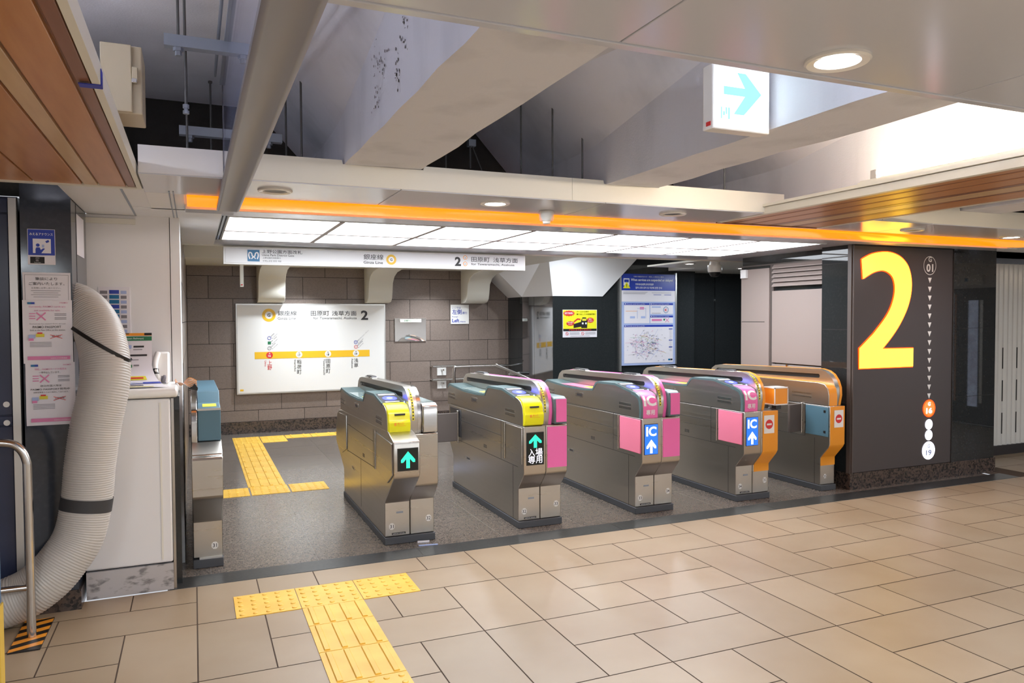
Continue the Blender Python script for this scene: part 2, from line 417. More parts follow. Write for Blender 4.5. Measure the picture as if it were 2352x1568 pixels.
g = G(); g.box(-.9, -.122, 4.85, 4.95, 0, 2.05, M_WHITE); g.box(-.118, -.068, 4.846, 5.3, 0, 2.05, M_WHITE); g.box(-.3, -.12, 4.95, 5.3, 0, 2.05, M_WHITE)
g.box(-.56, -.30, 4.835, 4.85, 2.0, 2.03, M_CREAM)
struct(g, 'wall_booth', label='white wall panels of the station office window')
# column and dark wall on the right of the hall
g = G()
g.prism([(4.445, 9.04), (5.2, 9.04), (5.2, 10.05), (4.219, 10.05), (4.219, 9.547)], 'z', 0, 2.4, M_BLACK); g.box(5.204, 6.76, 9.05, 9.3, 0, 2.6, M_BLACK); g.box(6.76, 7.35, 9.35, 9.5, 0, 2.6, M_BLACK); g.box(7.354, 8.2, 9.33, 9.5, 0, 2.6, M_BLACK)
g.box(6.755, 6.765, 9.05, 9.5, 0, 2.6, M_BLACK)
for q0, q1 in ((0.0, .60), (.606, 1.0)):
    a, b = (4.440-.221*q0, 9.037+.507*q0), (4.440-.221*q1, 9.037+.507*q1)
    g.prism([a, (a[0]+.004, a[1]+.002), (b[0]+.004, b[1]+.002), b], 'z', 0, 1.745, mat('polished_metal_cladding', (150, 151, 155), .04, .9))
struct(g, 'wall_black', label='polished black stone column and wall at the back right')
# wall on the right of the gates with taupe panels
g = G()
g.box(5.165, 5.3, 4.95, 6.12, 0, 2.1, M_BLACK); g.box(5.145, 5.166, 5.655, 5.70, 0, 1.95, M_TAUPED); g.box(5.145, 5.166, 6.10, 6.115, 0, 1.95, M_TAUPED); g.box(5.145, 5.166, 4.96, 6.115, 1.95, 1.965, M_TAUPED); g.box(5.3, 8.2, 6.05, 6.2, 0, 2.1, M_BLACK); g.box(8.05, 8.2, 6.2, 9.4, 0, 2.2, M_BLACK)
struct(g, 'wall_right', label='wall right of the gates that carries the taupe panels')
t = thing('door_1', 'taupe metal service door leaf with a crossing seam right of the gates', 'door', (5.15, 5.9, 0)); t['kind'] = 'structure'
g = G(); g.box(5.13, 5.16, 5.70, 6.10, .02, 1.925, M_TAUPE); g.box(5.1285, 5.131, 5.76, 6.09, 1.400, 1.406, M_SEAM); g.obj('door_panel', t, bevel=.003)
g = G(); g.box(5.10, 5.13, 6.00, 6.08, 1.84, 1.925, M_WHITE); g.obj('door_closer', t, bevel=.003)
t = thing('door_2', 'wide taupe metal door below a louvre, beside the gates', 'door', (5.15, 5.3, 0)); t['kind'] = 'structure'
g = G(); g.box(5.13, 5.16, 4.96, 5.66, 1.012, 1.70, M_TAUPE); g.box(5.13, 5.16, 4.96, 5.66, .02, 1.0, M_TAUPE); g.obj('door_panel', t, bevel=.003)
g = G(); g.lathe([(0, 0), (.012, 0), (.012, .02), (0, .02)], (5.125, 5.45, .985), M_CHROME, 12); g.obj('knob', t)
g = G()
for k in range(5):
    z = 1.74+.043*k; g.prism([(5.115, z), (5.15, z+.012), (5.15, z+.04), (5.145, z+.04), (5.115, z+.008)], 'y', 4.97, 5.65, M_TAUPE)
# prism along y takes (x, z)
g.obj('louvre', t)

# --- pillar with the large number
g = G()
g.box(5.04, 6.84, 4.63, 4.95, .137, 2.05, M_BLACK); g.box(5.3, 6.84, 4.95, 6.05, 0, 2.05, M_BLACK)
for z in (.72, 1.34, 1.9): g.box(5.0385, 5.041, 4.63, 4.95, z, z+.003, M_SEAM); g.box(6.25, 6.84, 4.6285, 4.631, z, z+.003, M_SEAM)
g.box(5.028, 5.045, 4.622, 4.66, .137, 2.05, M_TAUPED)
struct(g, 'pillar', label='square pillar clad in polished black stone')
g = G(); g.box(5.03, 6.85, 4.62, 4.96, 0, .137, M_SKIRT); struct(g, 'baseboard_pillar', label='granite foot of the black pillar')

# --- ceilings
g = G()   # near concourse ceiling: glossy white panels with joints and edge trim
for a, b in ((.252, .893), (.897, 1.978), (1.982, 3.06), (3.064, 4.14), (4.144, 5.6), (5.604, 7.4), (7.404, 9.6)):
    g.box(a, b, -4.3, 1.475, 2.07, 2.10, M_CEIL)
g.box(.24, 9.6, 1.475, 1.503, 2.066, 2.12, M_CEIL); g.box(.24, 9.6, -4.3, 1.49, 2.074, 2.09, M_ALU)
g.box(-1, .262, -4.3, .2, 2.07, 2.1, M_CEIL)
struct(g, 'ceiling', label='glossy white ceiling panels over the concourse', bevel=.002)
def wood_ceiling(name, edges, mats, y0, y1, label):
    g = G()
    for (a, b), m in zip(zip(edges, edges[1:]), mats):
        if m is None: continue
        g.box(a+.004, b-.004, y0, y1, 2.05, 2.075, m)
    g.box(edges[0], edges[-1], y0, y1, 2.060, 2.08, M_W3)
    return struct(g, name, label=label, bevel=.002)
wood_ceiling('ceiling', [-3.4, -3.0, -2.62, -2.2, -2.02, -1.66, -1.3, -1.1, -.93, -.625, -.4385, -.377, -.266, -.226], [M_W1, M_W1, M_W2, M_W3, M_W1, M_W1, M_W3, M_W2, M_W1, M_W1, M_W2, M_W1, M_W3], -4.3, 3.8, 'wood-look ceiling boards over the left of the concourse')
g = G(); g.box(-3.4, -.206, 3.801, 3.835, 2.045, 2.10, M_CREAM); g.box(-.225, -.206, -4.3, 3.8, 2.045, 2.10, M_CREAM); struct(g, 'trim_2', label='cream edge trim of the left wood ceiling')
wood_ceiling('ceiling', [3.09, 3.17, 3.19, 3.31, 3.33, 3.47, 3.53, 3.66, 3.70, 3.88], [M_W1, M_W3, M_W1, M_W3, M_W1, M_W3, M_W2, M_W3, M_W1], 1.58, 3.86, 'wood-look ceiling boards over the right of the concourse')
g = G(); g.box(3.055, 3.089, 1.58, 3.86, 2.047, 2.085, M_CREAM); g.box(3.04, 3.07, 1.58, 3.86, 2.088, 2.104, M_CREAM); g.box(3.055, 3.88, 3.86, 3.875, 2.045, 2.09, M_W3); g.box(3.88, 3.90, 1.58, 3.87, 2.047, 2.09, M_CREAM)
struct(g, 'trim_3', label='cream edge trim of the right wood ceiling')
# upper concrete slab and the plenum wall behind, darkened for lack of light
g = G(); g.box(-3.5, 9.7, -4.4, 4.65, 2.68, 2.9, M_CONC); struct(g, 'ceiling', label='painted concrete slab above the ceiling gap')
g = G(); g.box(-3.5, 9.7, 4.66, 4.75, 2.20, 2.9, M_DARKC); g.box(-3.5, -3.45, 0, 4.7, 2.1, 2.7, M_DARKC); struct(g, 'wall_plenum', label='concrete wall closing the ceiling gap, shade put into its dark colour')
def beam(x0, x1, lab):
    g = G(); n = 26; ya, yb = -1.0, 4.64
    def ring(y):
        j = lambda: random.uniform(-.004, .004)
        k = max(0, min(1, (y-1.9)/1.7)); e = .30*k; zt = 2.66-.30*k
        zl = 2.15+j()
        return [(x0+j(), y, zl), (x1+j(), y, 2.15+j()), (x1+.004, y, max(zt, 2.2)), (x1+e+.01, y, 2.69), (x0-e-.01, y, 2.69), (x0-.004, y, max(zt, 2.2))]
    rs = [[g.bm.verts.new(p) for p in ring(ya+(yb-ya)*i/n)] for i in range(n+1)]
    mi = g.mi(M_CONC2)
    for i in range(n):
        for k in range(6): g.bm.faces.new([rs[i][k], rs[i][(k+1) % 6], rs[i+1][(k+1) % 6], rs[i+1][k]]).material_index = mi
    for q in (rs[0][::-1], rs[-1]): g.bm.faces.new(q).material_index = mi
    return struct(g, 'ceiling_beam', label=lab, angle=25)
b1 = beam(.645, 1.0, 'left painted concrete ceiling beam'); beam(2.0, 2.32, 'middle painted concrete ceiling beam'); beam(4.72, 5.1, 'right painted concrete ceiling beam'); beam(3.34, 4.05, 'wide painted concrete ceiling beam above the right wood ceiling')
beam(-1.2, -.85, 'concrete ceiling beam above the left wood ceiling')
g = G(); rs_ = random.Random(11)
for yy, zz, ny, nz, n in ((2.36, 2.37, .02, .09, 26), (2.77, 2.40, .03, .07, 16), (2.68, 2.36, .05, .04, 18), (2.47, 2.27, .02, .06, 22), (2.77, 2.25, .04, .05, 22)):
    for k in range(n):
        y, z = yy+rs_.gauss(0, ny), zz+rs_.gauss(0, nz*.6); a, b = rs_.uniform(.003, .010), rs_.uniform(.004, .016)
        g.face([(.6385, y, z), (.6385, y+a, z+b*.3), (.6385, y+a*.7, z+b), (.6385, y-a*.3, z+b*.6)], M_DARKC)
g.obj('peeling_paint', b1, label='dark flecks of peeling paint', smooth=False, nrm=False)
# fascia with notches round the beams, and the glossy soffit behind it
def fascia(x0, x1, notches, nm, lab, m=M_CREAM):
    g = G(); top = 2.168; pts = [(x0, 2.055), (x1, 2.055), (x1, top)]
    for a, b in sorted(notches, reverse=True): pts += [(b, top), (b-.004, top-.018), (a+.004, top-.018), (a, top)]
    pts.append((x0, top)); g.prism(pts, 'y', 3.435, 3.455, m); return struct(g, nm, label=lab, smooth=False)
fascia(-.198, .17, [], 'trim_4', 'white end piece of the fascia beside the left wood ceiling', M_WHITE)
fascia(.1705, 1.80, [(.63, 1.015)], 'trim_4', 'cream fascia strip of the lower ceiling, left length')
fascia(1.802, 3.2, [(1.985, 2.335)], 'trim_4', 'cream fascia strip of the lower ceiling, middle length')
fascia(4.0, 9.6, [(4.70, 5.12)], 'trim_4', 'cream fascia strip of the lower ceiling, right length')
g = G()
for a, b in ((-.20, .900), (.906, 1.998), (2.004, 3.05), (3.906, 4.455), (4.461, 5.9), (5.906, 9.6)): g.box(a, b, 3.44, 3.93, 2.05, 2.065, M_CEIL)
g.box(-.2, 3.05, 3.45, 3.93, 2.056, 2.07, M_ALU); g.box(3.906, 9.6, 3.45, 3.93, 2.056, 2.07, M_ALU); g.box(3.05, 3.906, 3.878, 3.93, 2.05, 2.07, M_CEIL); g.box(-.2, -.03, 3.931, 4.50, 2.05, 2.07, M_WHITE); g.box(6.6, 9.6, 3.93, 5.3, 2.05, 2.07, M_CEIL)
struct(g, 'ceiling', label='glossy white soffit with downlights in front of the orange light', bevel=.0015)
g = G()   # frame around the luminous ceiling and hall ceiling
g.box(-.03, 6.62, 4.29, 4.47, 2.035, 2.06, M_CEIL); g.box(-.03, 6.62, 3.93, 4.29, 2.078, 2.10, M_CEIL)
g.box(-.548, .16, 3.84, 6.45, 2.052, 2.075, M_WHITE); g.box(-.3, .16, 4.47, 6.45, 2.05, 2.06, M_WHITE)
g.box(.16, 6.6, 4.47, 4.66, 2.05, 2.08, M_CEIL); g.box(4.78, 8.1, 4.66, 6.45, 2.05, 2.08, M_CEIL); g.box(.16, 4.8, 6.03, 6.45, 2.05, 2.08, M_CEIL)
g.box(-.3, 8.1, 6.45, 6.47, 2.04, 2.4, M_CREAM)
g.box(-.300, -.290, 3.85, 4.83, 2.047, 2.053, M_GALV)
for x in (-.098, -.080): g.box(x, x+.006, 3.85, 4.84, 2.047, 2.053, M_GALV)
for x in (.163, .183): g.box(x, x+.008, 4.66, 6.02, 2.046, 2.052, M_SEAM)
struct(g, 'ceiling', label='white ceiling frame around the luminous panels', bevel=.0015)
g = G(); g.box(-.3, 3.9, 6.47, 10.06, 2.12, 2.2, M_CREAM); g.box(3.9, 6.3, 6.47, 10.06, 2.36, 2.44, M_CREAM); g.box(6.3, 8.1, 6.47, 10.06, 2.12, 2.2, M_CREAM)
g.box(3.9, 3.92, 6.47, 10.06, 2.12, 2.4, M_CREAM); g.box(5.45, 6.3, 6.47, 8.3, 2.11, 2.13, M_CREAM); g.box(-.06, .36, 7.2, 7.4, 2.0, 2.12, M_CREAM)
struct(g, 'ceiling', label='cream ceiling over the back of the gate hall')
# dark gap and closing walls of the concourse outside the picture
g = G(); g.box(-3.5, -3.405, -4.4, 4.6, 0, 2.2, M_WHITE); struct(g, 'wall_left', label='white wall closing the concourse on the left')
g = G(); g.box(-3.5, 9.7, -4.4, -4.3, 0, 2.7, M_WHITE); struct(g, 'wall_front', label='pale wall of the concourse opposite the gates')
g = G(); g.box(9.6, 9.7, -4.4, 5.4, 0, 2.7, M_WHITE); struct(g, 'wall_right', label='pale wall closing the concourse on the right')
g = G(); g.box(6.84, 9.7, 5.30, 5.4, 0, 2.7, M_DARKC); struct(g, 'wall_back', label='dark wall behind the folding shutter')

# ================================================================== LIGHT FITTINGS
t = thing('luminous_ceiling', 'large glowing white ceiling light of two rows of panels above the gates', 'ceiling light', (2.5, 5.35, 2.05))
g = G(); g.box(.2, 4.8, 4.662, 4.69, 2.047, 2.08, M_ALU); g.box(.2, 4.8, 6.0, 6.028, 2.047, 2.08, M_ALU); g.box(.196, .205, 4.67, 6.02, 2.047, 2.08, M_ALU); g.box(4.76, 4.775, 4.67, 6.02, 2.047, 2.08, M_ALU)
g.box(.2, 4.78, 4.66, 6.03, 2.066, 2.08, M_ALU); g.obj('frame', t)
g = G()
for i in range(1, 7): x = .207+.6505*i; g.box(x-.016, x+.016, 4.68, 6.01, 2.044, 2.0515, M_TAUPE)
g.box(.2, 4.77, 5.385, 5.427, 2.0445, 2.0512, M_TAUPE); g.obj('joint_bars', t)
for i in range(7):
    for (ya, yb) in ((4.69, 5.40), (5.412, 6.0)):
        g = G(); a = .207+.6505*i; g.box(a+.004, a+.6505-.004, ya+.002, yb, 2.052, 2.062, E_PANEL); g.obj('light_panel', t)
t = thing('orange_light_strip', 'long glowing orange strip light running along the ceiling above the gates', 'strip light', (3.3, 4.1, 2.03))
g = G(); pts = [(3.945, 2.062)]+[(3.945+.17*(1-math.cos(a)), 2.055-.028*math.sin(a)) for a in [math.pi*k/12 for k in range(13)]]+[(4.285, 2.062)]
g.prism(pts, 'x', -.02, 6.46, E_ORANGE); g.obj('orange_cover', t, angle=60)
g = G(); g.box(-.028, 6.60, 4.285, 4.30, 2.03, 2.06, M_WHITE); g.box(6.47, 6.60, 3.94, 4.30, 2.035, 2.065, M_WHITE); g.obj('edge_rail', t)
def downlight(x, y, z, on, label, r=.078, group=None):
    t = thing('downlight', label, 'ceiling light', (x, y, z), group)
    g = G(); g.lathe([(r, .004), (r, -.006), (r*.93, -.010), (r*.70, -.007), (r*.66, 0), (r*.66, .02), (r, .02)], (x, y, z), M_PAPER2, 40); g.obj('trim_ring', t)
    g = G(); g.lathe([(0, -.004), (r*.63, -.003), (r*.655, .002), (0, .003)], (x, y, z), E_DOWN if on else M_DKPL, 32); g.obj('lens', t)
    return t
downlight(1.44, 1.371, 2.07, 1, 'large lit round downlight in the near ceiling beside the exit sign', .076)
downlight(.36, 3.655, 2.05, 0, 'unlit downlight in the soffit just right of the smoke barrier rail')
downlight(1.457, 3.64, 2.05, 1, 'lit downlight in the soffit above the left gates, beside the smoke detector')
downlight(2.556, 3.63, 2.05, 0, 'unlit downlight in the soffit left of the right wood ceiling')
downlight(4.59, 3.70, 2.05, 0, 'unlit downlight in the soffit above the big number pillar')
downlight(5.72, 3.76, 2.05, 1, 'lit downlight at the far right end of the soffit')
downlight(1.253, 9.47, 2.12, 1, 'lit downlight over the back wall between the left and middle brackets')
downlight(2.98, 9.47, 2.12, 1, 'lit downlight over the back wall between the middle and right brackets')
for (x, y) in ((1.253, 9.47), (2.98, 9.47)): area_lamp((x, y, 2.105), 14, .1, spread=120)
area_lamp((1.44, 1.371, 2.055), 9, .1); area_lamp((1.457, 3.64, 2.04), 6, .1); area_lamp((5.72, 3.76, 2.04), 8, .1)
for x, y, z in ((5.6, 7.6, 2.109), (4.6, 8.35, 2.36), (6.9, 8.2, 2.12), (1.2, 7.6, 2.12), (2.9, 7.6, 2.12)):  # unseen lamps added to brighten the back hall and its poster
    downlight(x, y, z, 1, 'unseen round downlight added to brighten the hall behind the luminous ceiling', .07, 'added hall downlights out of view'); area_lamp((x, y, z-.014), 14, .12)
for x, y, z, p in CONCOURSE_LAMPS:
    downlight(x, y, z, 1, 'round ceiling lamp of the concourse', .16, 'concourse ceiling lamps outside the picture')
t = thing('uplight_tube', 'bright warm fluorescent tube lying on top of the right wood ceiling edge', 'fluorescent light', (3.1, 2.2, 2.085))
g = G(); g.box(3.075, 3.15, 1.6, 2.78, 2.09, 2.125, M_CREAM); g.box(3.06, 3.075, 1.6, 2.78, 2.09, 2.115, M_CREAM); g.obj('housing', t)
g = G(); g.tube([(3.11, 1.62, 2.155), (3.11, 2.70, 2.155)], .016, E_TUBE, 14); g.obj('tube', t)
g = G(); g.box(3.095, 3.125, 2.70, 2.735, 2.12, 2.172, M_ALU); g.obj('lamp_holder', t)
for x0_, x1_, y0_, y1_ in ((-.75, -.75, .4, 3.3), (.6, 1.8, 1.1, 1.1), (2.2, 2.95, 1.1, 1.1)):  # unseen tubes added to brighten the concrete slab from below
    t = thing('uplight_tube', 'unseen tube added on top of a lowered ceiling to brighten the slab', 'fluorescent light', ((x0_+x1_)/2, (y0_+y1_)/2, 2.1), 'added slab uplights out of view')
    g = G(); g.tube([(x0_, y0_, 2.16), (x1_, y1_, 2.16)], .014, E_ADDED if x0_ > 0 else mat('dim_added_glow', (255, 250, 250), .4, emit=16, ecol=(240, 243, 255)), 10); g.obj('tube', t)
    g = G(); g.box(min(x0_, x1_)-.03, max(x0_, x1_)+.03, min(y0_, y1_)-.03, max(y0_, y1_)+.03, 2.10, 2.135, M_CREAM); g.obj('housing', t)
t = thing('fluorescent_tube', 'pale tube light on the hall ceiling left of the hanging line sign', 'fluorescent light', (.3, 8.3, 2.1))
g = G(); g.tube([(.1, 8.3, 2.095), (.9, 8.3, 2.095)], .014, E_WHT, 12); g.box(.08, .92, 8.28, 8.32, 2.105, 2.12, M_WHITE); g.obj('tube', t)

# ================================================================== THINGS UNDER THE CEILING
t = thing('smoke_barrier', 'long grey rail with a glass smoke barrier pane hanging from the ceiling', 'smoke barrier', (.17, 2.6, 2.0))
g = G(); g.prism([(.118, 2.006), (.126, 2.0), (.132, 2.0), (.134, 2.0015), (.208, 2.0015), (.21, 2.0), (.218, 2.0), (.226, 2.006), (.226, 2.024), (.118, 2.024)], 'y', .9, 4.10, M_BAR); g.obj('rail', t)
g = G(); g.box(.128, .133, .95, 3.42, 2.024, 2.44, M_GLASS); g.box(.128, .133, 3.422, 3.935, 2.024, 2.048, M_GLASS); g.obj('glass_pane', t)
g = G(); g.box(.118, .140, 2.3, 3.42, 2.44, 2.455, M_GALV); g.tube([(.10, 2.35, 2.47), (.10, 3.4, 2.47)], .006, M_GALV, 8); g.tube([(.13, 3.425, 2.024), (.13, 3.425, 2.46)], .003, M_SEAM, 6); g.obj('top_frame', t)
for z, y, xa, xb, lab in ((2.42, 2.9, -.078, .24, 'near galvanised strut channel beside the junction box, above the glass barrier'), (2.30, 3.715, -.045, .40, 'far galvanised strut channel close above the fascia')):
    t = thing('strut_channel', lab, 'ceiling bracket', ((xa+xb)/2, y, z))
    g = G(); g.prism([(y-.02, z-.018), (y+.02, z-.018), (y+.02, z-.014), (y-.016, z-.014), (y-.016, z+.018), (y+.02, z+.018), (y+.02, z+.022), (y-.02, z+.022)], 'x', xa, xb, M_GALV); g.obj('channel', t)
    for xx in (xa+.045, xb-.06):
        g = G(); g.lathe([(0, -.045), (.011, -.045), (.011, -.03), (.017, -.03), (.017, -.018), (0, -.018)], (xx, y, z), M_GALV, 6); g.obj('nut', t)
def rod(x, y, z0, lab, z1=2.69, r=.005):
    t = thing('hanger_rod', lab, 'hanger rod', (x, y, z0), 'threaded hanger rods in the ceiling gap')
    g = G(); g.tube([(x, y, z0), (x, y, z1)], r, M_ROD, 8); g.obj('rod', t)
    g = G(); g.lathe([(0, 0), (.011, 0), (.011, .012), (.007, .012), (.007, .02), (.011, .02), (.011, .034), (0, .034)], (x, y, z0), M_GALV, 6); g.obj('nut', t)
    g = G(); g.lathe([(0, .004), (.010, .004), (.010, -.016), (0, -.016)], (x, y, z1-.005), M_ROD, 6); g.obj('anchor', t)
RODL = [(-.033, 2.9, 2.40, 'thick hanger rod rising from the near strut channel left end'), (-.012, 3.0, 2.2, 'hanger rod just right of the thick one, behind the near strut channel'),
        (-.012, 3.65, 2.12, 'hanger rod at the far strut channel left end'), (.10, 4.2, 2.1, 'short hanger rod in the dark behind the glass'),
        (.475, 3.6, 2.12, 'hanger rod just right of the smoke barrier rail'), (.44, 3.9, 2.1, 'thinner hanger rod behind the one right of the smoke barrier rail'),
        (1.12, 4.1, 2.1, 'hanger rod half hidden behind the left beam'), (1.34, 4.1, 2.1, 'thin hanger rod right of the left beam in the dark'),
        (1.95, 3.6, 2.12, 'long dark hanger rod right before the middle beam'), (1.80, 3.66, 2.1, 'hanger rod next left of the long dark one'),
        (1.72, 3.9, 2.1, 'hanger rod third from the middle beam'), (2.55, 3.7, 2.1, 'hanger rod behind the fascia right of the middle beam'), (2.90, 3.6, 2.12, 'hanger rod above the fascia right end')]
for a in RODL: rod(*a)
t = thing('pipe_bracket', 'small angled pipe clamp hanging in the dark gap right of the left beam', 'bracket', (1.55, 4.3, 2.4))
g = G(); g.tube([(1.56, 4.3, 2.68), (1.56, 4.3, 2.36)], .005, M_ROD, 6); g.tube([(1.57, 4.3, 2.5), (1.72, 4.3, 2.15)], .004, M_ROD, 6); g.box(1.545, 1.59, 4.28, 4.32, 2.49, 2.53, M_GALV); g.obj('clamp', t)
t = thing('cable_loop', 'grey cable drooping in the dark gap left of the glass barrier', 'cable', (.05, 4.2, 2.13))
g = G(); g.tube(catmull([(-.03, 4.15, 2.15), (.0, 4.15, 2.20), (.06, 4.15, 2.21), (.11, 4.15, 2.18), (.12, 4.15, 2.10)], 6), .006, M_GALV, 8); g.obj('cable', t)
t = thing('electrical_cable', 'black cable lying on the joint of fascia and right wood ceiling', 'cable', (3.25, 3.6, 2.1))
g = G(); g.tube(catmull([(3.1, 3.7, 2.10), (3.22, 3.62, 2.16), (3.36, 3.6, 2.165), (3.5, 3.6, 2.12)], 6), .006, M_BK, 8); g.tube(catmull([(3.1, 3.66, 2.10), (3.25, 3.58, 2.145), (3.4, 3.6, 2.14), (3.5, 3.62, 2.1)], 6), .005, M_BK, 8); g.obj('cable', t)
t = thing('junction_box', 'beige steel electrical box hanging beside the left wood ceiling edge', 'electrical box', (-.215, 3.1, 2.185))
g = G(); g.box(-.285, -.155, 3.01, 3.22, 2.185, 2.425, M_BOX); g.obj('box_body', t, bevel=.004)
g = G(); g.box(-.285, -.187, 2.992, 3.008, 2.187, 2.423, M_BOX); g.obj('cover', t, bevel=.003)
g = G(); g.box(-.186, -.168, 2.985, 3.01, 2.30, 2.345, M_BOX); g.box(-.187, -.17, 2.98, 3.0, 2.288, 2.304, M_STEEL2); g.obj('latch', t, bevel=.002)
g = G(); g.box(-.256, -.205, 2.165, 2.20, 2.0425, 2.0445, M_BTAPE); g.box(-.2055, -.2040, 2.165, 2.20, 2.043, 2.085, M_BTAPE)
g.obj('masking_tape', label='strip of blue tape stuck across the left wood ceiling edge', cat='tape')
t = thing('smoke_detector', 'clear domed smoke detector hanging in front of the orange strip light', 'smoke detector', (1.83, 3.80, 2.0))
g = G(); g.lathe([(0, 0), (.043, 0), (.045, -.01), (.040, -.05), (.034, -.058), (0, -.058)], (1.83, 3.80, 2.05), M_CLEAR, 28); g.obj('cover', t)
g = G(); g.lathe([(0, -.002), (.036, -.002), (.034, -.03), (.022, -.055), (.020, -.072), (0, -.072)], (1.83, 3.80, 2.05), M_PAPER2, 24); g.obj('sensor', t)
t = thing('dome_camera', 'white dome camera hanging from the hall ceiling near the service notice', 'security camera', (5.35, 6.8, 1.95))
g = G(); g.lathe([(0, .16), (.05, .16), (.055, .06), (.075, .06), (.078, 0), (.072, -.02), (0, -.02)], (5.35, 6.8, 1.97), M_PAPER2, 28); g.obj('housing', t)
g = G(); g.lathe([(.062, 0), (.058, -.025), (.04, -.048), (0, -.058)], (5.35, 6.8, 1.952), M_BK, 24); g.obj('dome', t)
t = thing('exit_sign', 'glowing white box sign with a pale cyan arrow pointing to the right', 'sign', (1.87, 2.2, 2.12))
g = G(); g.box(1.722, 1.982, 2.205, 2.262, 2.128, 2.36, M_PAPER2); g.obj('housing', t, bevel=.004)
g = G(); g.box(1.734, 1.972, 2.198, 2.206, 2.140, 2.35, E_EXITW); g.obj('lit_face', t)
g = G(); g.poly([(0, .045), (0, .075), (.095, .075), (.06, .128), (.10, .128), (.172, .060), (.092, -.022), (.045, -.022), (.095, .045)], (1.764, 2.1965, 2.205), X, Z, E_EXITC)
g.box(1.752, 1.758, 2.1962, 2.1968, 2.163, 2.205, E_EXITC); g.box(1.762, 1.770, 2.1962, 2.1968, 2.175, 2.19, E_EXITC); g.box(1.773, 1.780, 2.1962, 2.1968, 2.180, 2.205, E_EXITC); g.box(1.784, 1.792, 2.1962, 2.1968, 2.163, 2.205, E_EXITC)
g.obj('arrow', t, nrm=False)
g = G(); g.box(1.7205, 1.7225, 2.215, 2.24, 2.14, 2.155, M_RED); g.obj('label_sticker', t)
g = G(); g.tube([(1.80, 2.235, 2.36), (1.80, 2.235, 2.69)], .006, M_ROD, 8); g.tube([(1.91, 2.235, 2.36), (1.91, 2.235, 2.69)], .006, M_ROD, 8); g.obj('hanger', t)

# ================================================================== HANGING SIGN AND BACK WALL SIGNS
def metro_logo(g, cx, cz, s, y):
    g.rect(cx-s/2, cx+s/2, cz-s/2, cz+s/2, y, M_LOGO)
    h = s/2
    L = [(-.10, -.30), (-.42, -.30), (-.52, -.05), (-.50, .25), (-.38, .34), (-.22, .22), (-.08, -.02), (.0, -.12), (.08, -.02), (.22, .22), (.38, .34), (.50, .25), (.52, -.05), (.42, -.30), (.10, -.30)]
    L = [(-.40, -.34), (-.50, .0), (-.46, .28), (-.34, .34), (-.2, .24), (-.14, .0), (0, -.14), (.14, .0), (.2, .24), (.34, .34), (.46, .28), (.50, .0), (.40, -.34)]
    c = catmull([Vector((a, b, 0)) for a, b in L], 4)
    g.stroke([(p.x*s*.78, p.y*s*.78) for p in c], s*.10, (cx, y-.0006, cz), X, Z, M_TXW)
    g.stroke([(p.x*s*.78, p.y*s*.78) for p in catmull([Vector((-.2, -.34, 0)), Vector((-.1, -.22, 0)), Vector((0, -.16, 0)), Vector((.1, -.22, 0)), Vector((.2, -.34, 0))], 4)], s*.08, (cx, y-.0006, cz), X, Z, M_TXW)
def g_mark(g, cx, cz, r, y, m=None, txt='G'):
    g.disc((cx, y, cz), r, X, Z, m or M_MAPY, 36); g.disc((cx, y-.0006, cz), r*.56, X, Z, M_PAPER2, 32)
    g.text(txt, (cx, y-.0012, cz-r*.26), r*.52, M_TXT, align='C', bold=.03)
t = thing('hanging_sign', 'long white overhead sign naming the gate and the Ginza Line platform 2', 'sign', (1.55, 6.4, 1.893))
g = G(); g.box(.228, 2.862, 6.402, 6.47, 1.893, 2.032, M_PAPER2); g.box(.242, 2.848, 6.399, 6.403, 1.905, 2.022, M_WHITE); g.obj('sign_box', t, bevel=.003)
g = G(); y = 6.3975
metro_logo(g, .456, 1.965, .093, y)
g.text('上野公園方面改札', (.520, y, 1.986), .030, M_TXT, w=.318, bold=.004); g.text('Ueno Park District Gate', (.521, y, 1.964), .018, M_TXT, w=.252, bold=.004)
g.text('上野公园方向检票口', (.526, y, 1.943), .013, M_TXT, w=.14); g.text('우에노공원 방면 개찰', (.526, y, 1.918), .013, M_TXT, w=.145)
g.text('銀座線', (1.347, y, 1.957), .047, M_TXT, w=.172, bold=.004); g.text('Ginza Line', (1.347, y, 1.922), .024, M_TXT, w=.167, bold=.01)
g_mark(g, 1.588, 1.962, .044, y)
g.text('2', (2.168, y, 1.921), .082, M_TXT, w=.058, bold=.04)
for zz, nn in ((1.998, '16'), (1.942, '19')): g.disc((2.266, y, zz), .020, X, Z, M_ORG, 24); g.disc((2.266, y-.0006, zz), .015, X, Z, M_PAPER2, 20); g.text(nn, (2.266, y-.0012, zz-.008), .011, M_TXT, align='C', bold=.02)
g.text('田原町', (2.325, y, 1.962), .044, M_TXT, w=.178, bold=.004); g.text('浅草方面', (2.538, y, 1.962), .044, M_TXT, w=.245, bold=.004)
g.text('for Tawaramachi, Asakusa', (2.324, y, 1.930), .022, M_TXT, w=.425, bold=.01)
g.obj('lettering', t, smooth=False, nrm=False)
